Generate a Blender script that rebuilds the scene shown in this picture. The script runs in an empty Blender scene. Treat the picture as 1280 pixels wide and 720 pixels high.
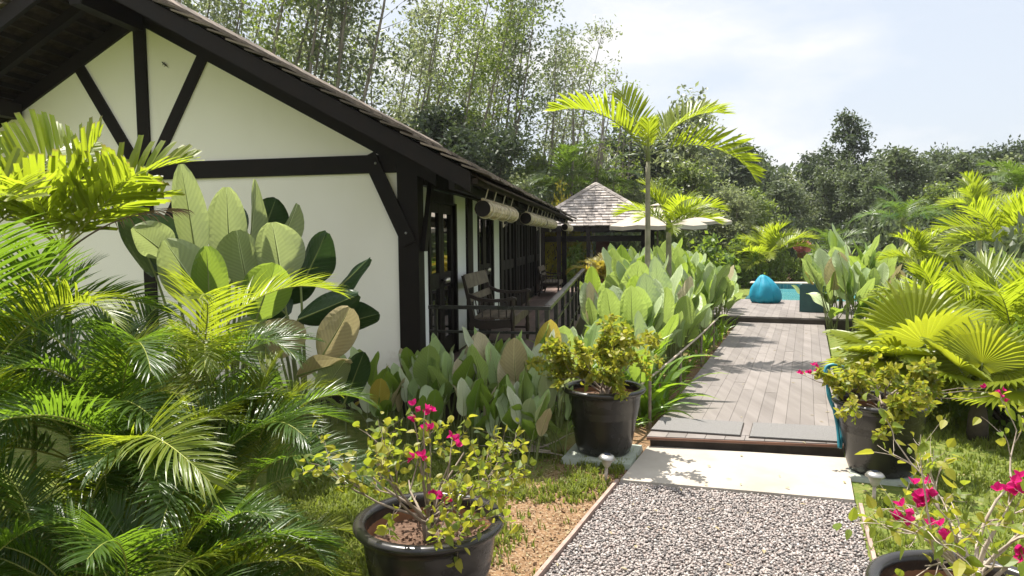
import bpy, math, random
from math import sin, cos, pi, radians, sqrt, atan2
from mathutils import Vector as V, Matrix as MX, noise as NZ
import numpy as np

S = bpy.context.scene
COL = S.collection
rad = radians

# ------------------------------------------------------------------ camera maths (used to survey positions from the photo)
F = 880.0; PIT = rad(3.93); ROL = .010; EYE = 1.65
def ray(px, py):
    a = (px - 640) / F; b = -(py - 360) / F
    c, s = cos(ROL), sin(ROL)
    f = V((0, cos(PIT), -sin(PIT))); u0 = V((0, sin(PIT), cos(PIT))); r0 = V((1, 0, 0))
    return f + a * (c * r0 - s * u0) + b * (s * r0 + c * u0)
def atY(px, py, Y):
    d = ray(px, py); t = Y / d.y
    return V((d.x * t, Y, EYE + d.z * t))
def atz(px, py, z):
    d = ray(px, py); t = (z - EYE) / d.z
    return V((d.x * t, d.y * t, z))

# ------------------------------------------------------------------ mesh helpers
class MB:
    def __init__(self):
        self.v = []; self.f = []; self.m = []; self.uv = []; self.hasuv = False
    def face(self, pts, m=0, uv=None):
        i = len(self.v); self.v += [tuple(p) for p in pts]
        self.f.append(tuple(range(i, i + len(pts)))); self.m.append(m)
        if uv: self.hasuv = True
        self.uv.append(uv)
    def grid(self, rows, m=0, uvs=None, close=False):
        """rows: list of lists of points (same length)"""
        i0 = len(self.v); n = len(rows[0])
        for r in rows: self.v += [tuple(p) for p in r]
        for i in range(len(rows) - 1):
            for j in range(n if close else n - 1):
                j2 = (j + 1) % n
                self.f.append((i0 + i * n + j, i0 + i * n + j2, i0 + (i + 1) * n + j2, i0 + (i + 1) * n + j)); self.m.append(m)
                if uvs:
                    self.hasuv = True
                    self.uv.append([uvs[i][j], uvs[i][j2], uvs[i + 1][j2], uvs[i + 1][j]])
                else: self.uv.append(None)
    def hexa(self, c, m=0):
        """8 corners: bottom 4 (ccw) then top 4"""
        i = len(self.v); self.v += [tuple(p) for p in c]
        for q in ((3, 2, 1, 0), (4, 5, 6, 7), (0, 1, 5, 4), (1, 2, 6, 5), (2, 3, 7, 6), (3, 0, 4, 7)):
            self.f.append(tuple(i + k for k in q)); self.m.append(m); self.uv.append(None)
    def box(self, x0, x1, y0, y1, z0, z1, m=0, fn=None):
        c = [(x0, y0, z0), (x1, y0, z0), (x1, y1, z0), (x0, y1, z0), (x0, y0, z1), (x1, y0, z1), (x1, y1, z1), (x0, y1, z1)]
        if fn: c = [fn(*p) for p in c]
        self.hexa(c, m)
    def prism(self, poly, t0, t1, fn, m=0):
        """poly [(a,b)], extruded from t0 to t1; fn(a,t,b)->point"""
        n = len(poly); i = len(self.v)
        self.v += [tuple(fn(a, t0, b)) for a, b in poly] + [tuple(fn(a, t1, b)) for a, b in poly]
        self.f.append(tuple(i + k for k in range(n))); self.m.append(m); self.uv.append(None)
        self.f.append(tuple(i + n + k for k in reversed(range(n)))); self.m.append(m); self.uv.append(None)
        for k in range(n):
            k2 = (k + 1) % n
            self.f.append((i + k, i + n + k, i + n + k2, i + k2)); self.m.append(m); self.uv.append(None)
    def tube(self, pts, rads, n=6, m=0, cap=True):
        pts = [V(p) for p in pts]
        if not hasattr(rads, '__len__'): rads = [rads] * len(pts)
        up = V((0, 0, 1)); rows = []
        t = (pts[1] - pts[0]).normalized()
        x = t.cross(up)
        if x.length < 1e-3: x = V((1, 0, 0))
        x.normalize()
        for i, p in enumerate(pts):
            if i == 0: t = pts[1] - p
            elif i == len(pts) - 1: t = p - pts[i - 1]
            else: t = pts[i + 1] - pts[i - 1]
            t.normalize(); x = (x - t * x.dot(t))
            if x.length < 1e-5: x = t.orthogonal()
            x.normalize(); y = t.cross(x)
            rows.append([p + (x * cos(2 * pi * k / n) + y * sin(2 * pi * k / n)) * rads[i] for k in range(n)])
        i0 = len(self.v); self.grid(rows, m, close=True)
        if cap:
            self.f.append(tuple(i0 + k for k in reversed(range(n)))); self.m.append(m); self.uv.append(None)
            e = i0 + (len(pts) - 1) * n
            self.f.append(tuple(e + k for k in range(n))); self.m.append(m); self.uv.append(None)
    def lathe(self, prof, n=32, m=0, c=(0, 0, 0), fn=None):
        rows = []
        for r, z in prof:
            rows.append([V((c[0] + r * cos(2 * pi * k / n), c[1] + r * sin(2 * pi * k / n), c[2] + z)) for k in range(n)])
        if fn: rows = [[fn(p) for p in r] for r in rows]
        self.grid(rows, m, close=True)
    def disc(self, r, z, n=32, m=0, c=(0, 0, 0)):
        self.face([(c[0] + r * cos(2 * pi * k / n), c[1] + r * sin(2 * pi * k / n), c[2] + z) for k in range(n)], m)
    def mesh(self, name, mats, origin=None, smooth=False):
        me = bpy.data.meshes.new(name)
        vs = self.v
        if origin is not None:
            o = origin; vs = [(p[0] - o[0], p[1] - o[1], p[2] - o[2]) for p in vs]
        me.from_pydata(vs, [], self.f)
        if not isinstance(mats, (list, tuple)): mats = [mats]
        for q in mats: me.materials.append(q)
        if len(mats) > 1: me.polygons.foreach_set('material_index', self.m)
        if smooth: me.polygons.foreach_set('use_smooth', [True] * len(self.f))
        if self.hasuv:
            l = me.uv_layers.new(name='UVMap'); flat = []
            for f, u in zip(self.f, self.uv):
                for k in range(len(f)): flat += list(u[k]) if u else [.5, .5]
            l.data.foreach_set('uv', flat)
        me.update()
        return me
    def build(self, name, mats, parent=None, origin=None, smooth=False, loc=None):
        return put(name, self.mesh(name, mats, origin, smooth), parent, loc if loc is not None else (origin if parent is None and origin is not None else None))

def put(name, me, parent=None, loc=None, rot=None, sc=None):
    o = bpy.data.objects.new(name, me); COL.objects.link(o)
    if parent: o.parent = parent
    if loc is not None: o.location = loc
    if rot is not None: o.rotation_euler = rot
    if sc is not None: o.scale = (sc, sc, sc) if not hasattr(sc, '__len__') else sc
    return o
def tag(o, label, cat, group=None):
    o['label'] = label; o['category'] = cat
    if group: o['group'] = group
    return o
def thing(name, label, cat, loc=(0, 0, 0), rz=0, group=None):
    o = bpy.data.objects.new(name, None); COL.objects.link(o)
    o.empty_display_size = .1
    o.location = loc; o.rotation_euler = (0, 0, rz)
    return tag(o, label, cat, group)
def structure(o, label=None):
    o['kind'] = 'structure'
    if label: o['label'] = label
    return o
def stuff(o, label, cat):
    o['kind'] = 'stuff'; o['label'] = label; o['category'] = cat
    return o
def copy_tree(o, parent=None):
    c = o.copy(); COL.objects.link(c)
    if parent: c.parent = parent
    for ch in list(o.children): copy_tree(ch, c)
    return c
def dup(root, loc, rz, sc=None, label=None, group=None):
    c = copy_tree(root); c.location = loc; c.rotation_euler = (root.rotation_euler.x, root.rotation_euler.y, rz)
    if sc: c.scale = (sc,) * 3
    if label: c['label'] = label
    if group: c['group'] = group
    return c

# ------------------------------------------------------------------ materials
def newmat(name):
    m = bpy.data.materials.new(name); m.use_nodes = True
    nt = m.node_tree; nt.nodes.clear()
    return m, nt, nt.nodes, nt.links
def rgb(c): return (c[0], c[1], c[2], 1)
def N(nd, t, **kw):
    n = nd.new(t)
    for k, v in kw.items(): setattr(n, k, v)
    return n
def mixc(nd, ln, fac, a, b, mode='MIX'):
    n = nd.new('ShaderNodeMix'); n.data_type = 'RGBA'; n.blend_type = mode
    for sock, val in ((n.inputs[0], fac), (n.inputs[6], a), (n.inputs[7], b)):
        if hasattr(val, 'default_value') or hasattr(val, 'is_linked'): ln.new(val, sock)
        elif hasattr(val, '__len__'): sock.default_value = rgb(val)
        else: sock.default_value = val
    return n.outputs[2]
def noise(nd, ln, scale, detail=3, vec=None, rough=.6):
    n = nd.new('ShaderNodeTexNoise'); n.inputs['Scale'].default_value = scale; n.inputs['Detail'].default_value = detail
    n.inputs['Roughness'].default_value = rough
    if vec is None:
        tc = nd.new('ShaderNodeTexCoord'); vec = tc.outputs['Object']
    ln.new(vec, n.inputs['Vector'])
    return n.outputs['Fac']
def ramp(nd, ln, fac, stops):
    r = nd.new('ShaderNodeValToRGB'); e = r.color_ramp.elements
    while len(e) < len(stops): e.new(.5)
    for k, (p, c) in enumerate(stops):
        e[k].position = p; e[k].color = rgb(c) if hasattr(c, '__len__') else (c, c, c, 1)
    ln.new(fac, r.inputs[0])
    return r.outputs[0]
def bump(nd, ln, h, strength=.3, dist=.01):
    b = nd.new('ShaderNodeBump'); b.inputs['Strength'].default_value = strength; b.inputs['Distance'].default_value = dist
    ln.new(h, b.inputs['Height'])
    return b.outputs[0]
def out(nd, ln, sh):
    o = nd.new('ShaderNodeOutputMaterial'); ln.new(sh, o.inputs[0])

def mat_plain(name, c1, c2=None, scale=6, rough=.6, spec=.3, bmp=.15, bscale=None, bdist=.004, island=0., metal=0., rvar=.15, stretch=None):
    m, nt, nd, ln = newmat(name)
    p = nd.new('ShaderNodeBsdfPrincipled')
    tc = nd.new('ShaderNodeTexCoord'); vec = tc.outputs['Object']
    if stretch:
        mp = nd.new('ShaderNodeMapping'); mp.inputs['Scale'].default_value = stretch[:3]
        if len(stretch) > 3: mp.inputs['Rotation'].default_value = (0, 0, stretch[3])
        ln.new(vec, mp.inputs['Vector']); vec = mp.outputs[0]
    c2 = c2 or tuple(x * .75 for x in c1)
    nz = noise(nd, ln, scale, 5, vec)
    col = mixc(nd, ln, ramp(nd, ln, nz, ((.3, 0.), (.7, 1.))), c1, c2)
    if island:
        g = nd.new('ShaderNodeNewGeometry')
        k = ramp(nd, ln, g.outputs['Random Per Island'], ((0, 1 - island), (1, 1 + island * .6)))
        col = mixc(nd, ln, 1., col, k, 'MULTIPLY')
    ln.new(col, p.inputs['Base Color'])
    rr = nd.new('ShaderNodeMapRange'); rr.inputs['To Min'].default_value = max(.02, rough - rvar); rr.inputs['To Max'].default_value = min(1, rough + rvar)
    ln.new(nz, rr.inputs[0]); ln.new(rr.outputs[0], p.inputs['Roughness'])
    p.inputs['Specular IOR Level'].default_value = spec; p.inputs['Metallic'].default_value = metal
    if bmp:
        nb = noise(nd, ln, bscale or scale * 8, 4, vec)
        ln.new(bump(nd, ln, nb, bmp, bdist), p.inputs['Normal'])
    out(nd, ln, p.outputs[0])
    return m

def mat_leaf(name, c1, c2, tr, fac=.4, back=None, rough=.38, spec=.45, veins=0, scale=3., tip=None, isl=.35):
    """two-sided leaf: glossy surface + light passing through. c1/c2 vary per leaf and per plant"""
    m, nt, nd, ln = newmat(name)
    p = nd.new('ShaderNodeBsdfPrincipled'); t = nd.new('ShaderNodeBsdfTranslucent'); mx = nd.new('ShaderNodeMixShader')
    g = nd.new('ShaderNodeNewGeometry'); oi = nd.new('ShaderNodeObjectInfo')
    nz = noise(nd, ln, scale, 2)
    a = nd.new('ShaderNodeMath'); a.operation = 'MULTIPLY_ADD'; a.inputs[1].default_value = .55
    ln.new(g.outputs['Random Per Island'], a.inputs[0])
    b = nd.new('ShaderNodeMath'); b.operation = 'MULTIPLY'; b.inputs[1].default_value = .45
    ln.new(oi.outputs['Random'], b.inputs[0]); ln.new(b.outputs[0], a.inputs[2])
    f = nd.new('ShaderNodeMath'); f.operation = 'MULTIPLY_ADD'; f.inputs[1].default_value = .5
    s = nd.new('ShaderNodeMath'); s.operation = 'SUBTRACT'; s.inputs[1].default_value = .25; s.use_clamp = True
    ln.new(nz, f.inputs[0]); ln.new(a.outputs[0], f.inputs[2]); ln.new(f.outputs[0], s.inputs[0])
    col = mixc(nd, ln, s.outputs[0], c1, c2)
    trc = mixc(nd, ln, s.outputs[0], tr, tuple(x * .62 for x in tr))
    uv = nd.new('ShaderNodeUVMap')
    if veins:
        sp = nd.new('ShaderNodeSeparateXYZ'); ln.new(uv.outputs[0], sp.inputs[0])
        ab = nd.new('ShaderNodeMath'); ab.operation = 'SUBTRACT'; ab.inputs[1].default_value = .5; ln.new(sp.outputs[0], ab.inputs[0])
        ab2 = nd.new('ShaderNodeMath'); ab2.operation = 'ABSOLUTE'; ln.new(ab.outputs[0], ab2.inputs[0])
        mid = ramp(nd, ln, ab2.outputs[0], ((.012, 1.), (.035, 0.)))
        sk = nd.new('ShaderNodeMath'); sk.operation = 'MULTIPLY_ADD'; sk.inputs[1].default_value = -.5
        ln.new(ab2.outputs[0], sk.inputs[0]); ln.new(sp.outputs[1], sk.inputs[2])
        wv = nd.new('ShaderNodeMath'); wv.operation = 'MULTIPLY'; wv.inputs[1].default_value = veins; ln.new(sk.outputs[0], wv.inputs[0])
        si = nd.new('ShaderNodeMath'); si.operation = 'SINE'; ln.new(wv.outputs[0], si.inputs[0])
        vf = nd.new('ShaderNodeMapRange'); vf.inputs['From Min'].default_value = -1; vf.inputs['To Min'].default_value = .93; vf.inputs['To Max'].default_value = 1.05
        ln.new(si.outputs[0], vf.inputs[0])
        cb = nd.new('ShaderNodeCombineColor')
        for k in range(3): ln.new(vf.outputs[0], cb.inputs[k])
        col = mixc(nd, ln, 1., col, cb.outputs[0], 'MULTIPLY'); trc = mixc(nd, ln, 1., trc, cb.outputs[0], 'MULTIPLY')
        col = mixc(nd, ln, mid, col, tuple(min(1, x * 2.2 + .03) for x in c1))
        ln.new(bump(nd, ln, si.outputs[0], .18, .003), p.inputs['Normal'])
    if back:
        bk = mixc(nd, ln, s.outputs[0], back, tuple(x * .78 for x in back))
        if veins: bk = mixc(nd, ln, 1., bk, cb.outputs[0], 'MULTIPLY')
        col = mixc(nd, ln, g.outputs['Backfacing'], col, bk)
    if tip:
        sp2 = nd.new('ShaderNodeSeparateXYZ'); ln.new(uv.outputs[0], sp2.inputs[0])
        nf = nd.new('ShaderNodeMath'); nf.operation = 'MULTIPLY_ADD'; nf.inputs[1].default_value = .26; ln.new(nz, nf.inputs[0]); v8 = nd.new('ShaderNodeMath'); v8.operation = 'MULTIPLY'; v8.inputs[1].default_value = .84; ln.new(sp2.outputs[1], v8.inputs[0]); ln.new(v8.outputs[0], nf.inputs[2])
        tf = ramp(nd, ln, nf.outputs[0], ((.93, 0.), (1., 1.)))
        col = mixc(nd, ln, tf, col, tip); trc = mixc(nd, ln, tf, trc, tip)
    ln.new(col, p.inputs['Base Color']); ln.new(trc, t.inputs['Color'])
    p.inputs['Roughness'].default_value = rough; p.inputs['Specular IOR Level'].default_value = spec
    mx.inputs[0].default_value = fac
    ln.new(p.outputs[0], mx.inputs[1]); ln.new(t.outputs[0], mx.inputs[2]); out(nd, ln, mx.outputs[0])
    return m

M = {}
def mat_wall(name, c1, c2):
    m, nt, nd, ln = newmat(name); p = nd.new('ShaderNodeBsdfPrincipled'); tc = nd.new('ShaderNodeTexCoord')
    n1 = noise(nd, ln, 1.2, 5); mp = nd.new('ShaderNodeMapping'); mp.inputs['Scale'].default_value = (2.6, 2.6, .5); ln.new(tc.outputs['Object'], mp.inputs[0])
    n2 = noise(nd, ln, 2.2, 6, mp.outputs[0]); n3 = noise(nd, ln, 70, 4); n4 = noise(nd, ln, 9, 6)
    c = mixc(nd, ln, ramp(nd, ln, n1, ((.3, 0.), (.7, 1.))), c1, c2)
    c = mixc(nd, ln, ramp(nd, ln, n2, ((.58, 0.), (.85, .16))), c, (.50, .47, .36))
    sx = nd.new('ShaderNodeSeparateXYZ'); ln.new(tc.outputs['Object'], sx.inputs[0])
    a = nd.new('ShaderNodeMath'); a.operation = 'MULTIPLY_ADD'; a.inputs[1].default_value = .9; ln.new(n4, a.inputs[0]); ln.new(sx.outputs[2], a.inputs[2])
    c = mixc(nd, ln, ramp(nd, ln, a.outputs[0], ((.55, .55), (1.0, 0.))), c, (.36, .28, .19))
    ln.new(c, p.inputs['Base Color']); p.inputs['Roughness'].default_value = .8; p.inputs['Specular IOR Level'].default_value = .2
    ad = nd.new('ShaderNodeMath'); ad.operation = 'MULTIPLY_ADD'; ad.inputs[1].default_value = .35; ln.new(n3, ad.inputs[0]); ln.new(n4, ad.inputs[2])
    ln.new(bump(nd, ln, ad.outputs[0], .22, .006), p.inputs['Normal']); out(nd, ln, p.outputs[0]); return m
M['cream'] = mat_wall('cream_render', (.90, .85, .79), (.85, .80, .73))
M['white_render'] = mat_plain('white_render', (.82, .84, .82), (.78, .80, .78), 1.5, .7, .2, .1, 60, .002)
M['timber'] = mat_plain('dark_timber', (.006, .004, .0034), (.013, .0085, .007), 5, .6, .18, .25, 40, .003, stretch=(1, 1, 1))
M['timber_old'] = mat_plain('soffit_timber', (.030, .020, .012), (.012, .008, .006), 4, .75, .2, .3, 40, .004, island=.6)
M['shingle'] = mat_plain('grey_shingle', (.20, .16, .13), (.11, .09, .075), 7, .85, .2, .4, 50, .006, island=.5)
M['shingle_pale'] = mat_plain('pale_weathered_shingle', (.38, .345, .315), (.27, .235, .21), 5, .85, .2, .4, 50, .006, island=.45)
M['bench'] = mat_plain('weathered_teak', (.17, .135, .095), (.085, .065, .045), 8, .6, .3, .3, 60, .003, island=.3)
M['bench_dark'] = mat_plain('stained_teak', (.026, .018, .014), (.045, .03, .022), 8, .45, .4, .25, 60, .003)
M['rail'] = mat_plain('rail_paint', (.014, .013, .013), (.022, .02, .02), 5, .3, .5, .1, 60, .002)
M['brass'] = mat_plain('brushed_knob', (.6, .57, .5), None, 8, .3, .5, 0, metal=.9)
M['bamboo'] = mat_plain('bamboo_slat', (.52, .43, .29), (.36, .28, .18), 9, .6, .3, .2, 60, .003, island=.4)
M['rope'] = mat_plain('pale_rope', (.62, .56, .44), None, 20, .8, .2, .3)
M['plank'] = mat_plain('greyed_deck_board', (.195, .174, .16), (.140, .123, .112), 1.2, .7, .25, .35, 30, .003, island=.15, stretch=(6, .7, 3, rad(22.75)))
M['plank_dark'] = mat_plain('veranda_board', (.15, .10, .08), (.09, .06, .05), 2, .55, .35, .3, 30, .003, island=.35)
M['fascia'] = mat_plain('dark_deck_fascia', (.035, .028, .022), (.075, .06, .05), 5, .8, .2, .4, 40, .004)
M['trim'] = mat_plain('red_brown_deck_trim', (.20, .10, .065), (.13, .07, .05), 6, .7, .3, .3, 50, .003)
M['mat'] = mat_plain('grey_door_mat', (.22, .213, .205), (.155, .15, .145), 90, .95, .1, .8, 300, .01)
M['concrete'] = mat_plain('pale_concrete', (.40, .362, .31), (.27, .24, .20), 1.6, .85, .2, .25, 90, .003)
M['slab_green'] = mat_plain('mossy_concrete', (.36, .38, .33), (.25, .28, .22), 5, .85, .2, .3, 80, .003)
M['edging'] = mat_plain('brown_edging', (.22, .15, .12), (.34, .25, .21), 12, .75, .3, .3, 60, .003)
M['pot'] = mat_plain('black_glazed_pot', (.012, .011, .010), (.030, .026, .022), 3, .27, .5, .1, 24, .004, rvar=.1)
M['terra'] = mat_plain('red_clay_inside', (.24, .115, .06), (.15, .075, .04), 9, .8, .2, .2)
M['potsoil'] = mat_plain('pot_soil', (.20, .125, .085), (.09, .055, .038), 40, .95, .1, .9, 90, .02)
M['bark'] = mat_plain('pale_bark', (.24, .21, .175), (.13, .11, .09), 9, .85, .2, .5, 30, .01, stretch=(1, 1, .4))
M['bark_dark'] = mat_plain('dark_bark', (.10, .08, .06), (.05, .04, .03), 9, .9, .2, .5, 30, .01)
M['twig'] = mat_plain('grey_twig', (.30, .25, .20), (.16, .12, .09), 20, .8, .2, .2)
M['twig_pale'] = mat_plain('pale_twig', (.48, .42, .35), (.28, .22, .17), 20, .8, .2, .2)
M['palmtrunk'] = mat_plain('ringed_palm_trunk', (.30, .27, .20), (.17, .17, .10), 10, .8, .2, .4, 40, .006)
M['cane'] = mat_plain('yellow_green_cane', (.30, .27, .06), (.17, .19, .04), 9, .5, .4, .1)
M['rachis'] = mat_plain('frond_rachis', (.36, .34, .07), (.20, .25, .05), 6, .45, .4, 0)
M['petiole'] = mat_plain('leaf_stalk', (.17, .21, .06), (.12, .13, .05), 8, .5, .4, 0)
M['tin'] = mat_plain('brushed_metal', (.42, .41, .39), (.33, .32, .30), 12, .35, .5, 0, metal=.85)
M['plastic_clear'] = mat_plain('frosted_plastic', (.42, .40, .35), None, 12, .3, .5, 0)
M['solar'] = mat_plain('solar_cell', (.02, .025, .04), None, 12, .15, .6, 0)
M['hose'] = mat_plain('teal_hose', (.02, .20, .25), (.015, .14, .2), 20, .4, .4, 0)
M['blue'] = mat_plain('turquoise_canvas', (.012, .25, .36), (.010, .20, .30), 4, .6, .3, .3, 14, .01)
M['teal'] = mat_plain('teal_planter', (.03, .085, .085), (.02, .06, .065), 6, .5, .4, .1)
M['cream_canvas'] = mat_plain('cream_canvas', (.36, .325, .265), (.32, .285, .23), 4, .8, .2, .1, 60, .003)
M['maroon'] = mat_plain('maroon_render', (.17, .055, .04), (.12, .04, .03), 5, .7, .2, .1)
M['grey_plastic'] = mat_plain('grey_plastic', (.10, .12, .13), (.07, .085, .09), 6, .5, .4, .1)
M['bract'] = mat_leaf('magenta_bract', (.52, .012, .16), (.38, .008, .10), (.9, .03, .28), .4, rough=.55, spec=.2)
M['pinkflower'] = mat_leaf('pale_pink_petal', (.85, .36, .42), (.8, .28, .36), (.95, .45, .5), .4, rough=.6)
# leaves
M['areca'] = mat_leaf('areca_leaf', (.030, .066, .011), (.055, .100, .013), (.25, .42, .026), .42, rough=.36, spec=.45, scale=2.2, tip=(.20, .15, .06))
M['areca_y'] = mat_leaf('yellow_areca_leaf', (.10, .145, .014), (.17, .18, .018), (.46, .56, .028), .44, rough=.38, spec=.4, scale=2.2, tip=(.24, .17, .06))
M['palm_y'] = mat_leaf('yellow_green_palm_leaf', (.075, .125, .016), (.125, .165, .018), (.40, .50, .030), .40, rough=.40, spec=.4, scale=2, tip=(.20, .14, .05))  # yellow-green leaf tone, browner at the tips
M['palm_s'] = mat_leaf('bright_palm_leaf', (.11, .16, .013), (.18, .20, .016), (.52, .64, .030), .46, rough=.40, spec=.4, scale=2, tip=(.22, .16, .06))
M['fan'] = mat_leaf('fan_palm_leaf', (.12, .17, .016), (.19, .21, .022), (.58, .64, .035), .46, rough=.36, spec=.4, scale=2)
M['palm_d'] = mat_leaf('dark_palm_leaf', (.040, .070, .016), (.07, .105, .018), (.20, .32, .03), .36, rough=.38, spec=.4, scale=1.5)
M['goldpalm'] = mat_leaf('golden_palm_leaf', (.26, .20, .02), (.20, .20, .03), (.62, .50, .05), .42, rough=.45, scale=2)
M['dry'] = mat_leaf('dry_frond', (.22, .15, .10), (.14, .095, .07), (.25, .17, .1), .2, rough=.8, spec=.15)
M['cal'] = mat_leaf('paddle_leaf', (.06, .125, .024), (.10, .17, .028), (.42, .58, .07), .42, back=(.32, .43, .19), rough=.40, spec=.4, veins=95, scale=1.5)
M['cal_pale'] = mat_leaf('waxy_paddle_leaf', (.17, .23, .09), (.12, .18, .05), (.46, .60, .13), .40, back=(.47, .56, .33), rough=.42, spec=.35, veins=95, scale=1.5)
M['cal_dark'] = mat_leaf('deep_green_leaf', (.012, .034, .012), (.018, .045, .014), (.07, .13, .03), .2, back=(.10, .135, .07), rough=.36, spec=.45, veins=70, scale=1.5)
M['cal_grey'] = mat_leaf('grey_green_leaf', (.29, .32, .20), (.20, .24, .12), (.50, .60, .20), .38, back=(.48, .51, .38), rough=.42, spec=.35, veins=95, scale=1.5)  # pale grey-green leaf tone, paler underneath
M['cal_dry'] = mat_leaf('dried_buff_leaf', (.40, .34, .20), (.34, .27, .14), (.42, .36, .18), .3, back=(.42, .37, .24), rough=.6, spec=.2, veins=80, scale=4)
M['cal_yel'] = mat_leaf('yellowing_leaf', (.46, .38, .07), (.42, .30, .05), (.6, .46, .08), .35, rough=.45, veins=80, scale=4)
M['strap'] = mat_leaf('strap_leaf', (.075, .16, .018), (.12, .20, .02), (.38, .58, .03), .42, rough=.38, veins=0, scale=2)
M['boug'] = mat_leaf('bougainvillea_leaf', (.085, .135, .020), (.17, .19, .022), (.46, .54, .04), .40, rough=.45, spec=.3, scale=6)
M['boug_y'] = mat_leaf('yellow_bougainvillea_leaf', (.20, .21, .026), (.28, .24, .026), (.60, .60, .05), .40, rough=.45, spec=.3, scale=6)
M['gold'] = mat_leaf('golden_foliage', (.36, .31, .03), (.30, .30, .04), (.65, .55, .05), .4, rough=.5, scale=3)
M['tree'] = mat_leaf('tree_leaf', (.095, .118, .062), (.155, .18, .085), (.36, .42, .16), .40, back=(.20, .225, .15), rough=.40, spec=.45, scale=.5)
M['tree_l'] = mat_leaf('bright_tree_leaf', (.085, .125, .03), (.12, .17, .035), (.33, .43, .06), .38, rough=.45, spec=.4, scale=.5)
M['tree_d'] = mat_leaf('dark_tree_leaf', (.030, .046, .024), (.050, .072, .034), (.12, .17, .05), .28, back=(.07, .09, .055), rough=.5, spec=.28, scale=.4)
M['tree_m'] = mat_leaf('mid_tree_leaf', (.055, .076, .038), (.095, .12, .06), (.20, .26, .09), .32, back=(.13, .155, .10), rough=.48, spec=.35, scale=.4)
M['bush'] = mat_leaf('bush_leaf', (.07, .12, .022), (.11, .17, .025), (.32, .45, .04), .4, rough=.45, spec=.35, scale=2)
M['grass'] = mat_leaf('grass_blade', (.10, .15, .022), (.19, .20, .045), (.34, .42, .05), .4, rough=.55, spec=.2, scale=1.2)

def mat_glass():
    m, nt, nd, ln = newmat('glass_with_painted_dark_room')
    d = nd.new('ShaderNodeBsdfPrincipled'); d.inputs['Base Color'].default_value = (.006, .006, .006, 1); d.inputs['Roughness'].default_value = .03  # opaque near-black base paints in the unlit room behind the clear pane
    d.inputs['Specular IOR Level'].default_value = 1.; d.inputs['Coat Weight'].default_value = .6; d.inputs['Coat Roughness'].default_value = .02
    out(nd, ln, d.outputs[0]); return m
M['glass'] = mat_glass()
def mat_water():
    m, nt, nd, ln = newmat('pool_water')
    d = nd.new('ShaderNodeBsdfPrincipled'); nz = noise(nd, ln, 1.3, 3)
    ln.new(mixc(nd, ln, nz, (.05, .26, .29), (.16, .42, .42)), d.inputs['Base Color']); d.inputs['Roughness'].default_value = .06
    n2 = noise(nd, ln, 3.5, 3); ln.new(bump(nd, ln, n2, .35, .04), d.inputs['Normal'])
    out(nd, ln, d.outputs[0]); return m
M['water'] = mat_water()
def mat_tile():
    m, nt, nd, ln = newmat('pool_tile'); tc = nd.new('ShaderNodeTexCoord'); b = nd.new('ShaderNodeTexBrick')
    ln.new(tc.outputs['Object'], b.inputs['Vector']); b.inputs['Scale'].default_value = 6; b.offset = 0
    b.inputs['Color1'].default_value = (.015, .10, .13, 1); b.inputs['Color2'].default_value = (.02, .15, .19, 1); b.inputs['Mortar'].default_value = (.1, .2, .22, 1)
    p = nd.new('ShaderNodeBsdfPrincipled'); ln.new(b.outputs[0], p.inputs['Base Color']); p.inputs['Roughness'].default_value = .2
    out(nd, ln, p.outputs[0]); return m
M['tile'] = mat_tile()
def mat_pebble():
    m, nt, nd, ln = newmat('mixed_pebble'); g = nd.new('ShaderNodeNewGeometry'); p = nd.new('ShaderNodeBsdfPrincipled')
    c = ramp(nd, ln, g.outputs['Random Per Island'], ((0, (.10, .093, .09)), (.16, (.155, .14, .132)), (.34, (.235, .203, .186)), (.54, (.295, .252, .23)), (.72, (.37, .33, .305)), (.86, (.235, .175, .15)), (.95, (.43, .40, .37))))
    nz = noise(nd, ln, 60, 3); c = mixc(nd, ln, 1., c, ramp(nd, ln, nz, ((.3, .8), (.7, 1.12))), 'MULTIPLY')
    ln.new(c, p.inputs['Base Color']); p.inputs['Roughness'].default_value = .65; out(nd, ln, p.outputs[0]); return m
M['pebble'] = mat_pebble()
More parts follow.
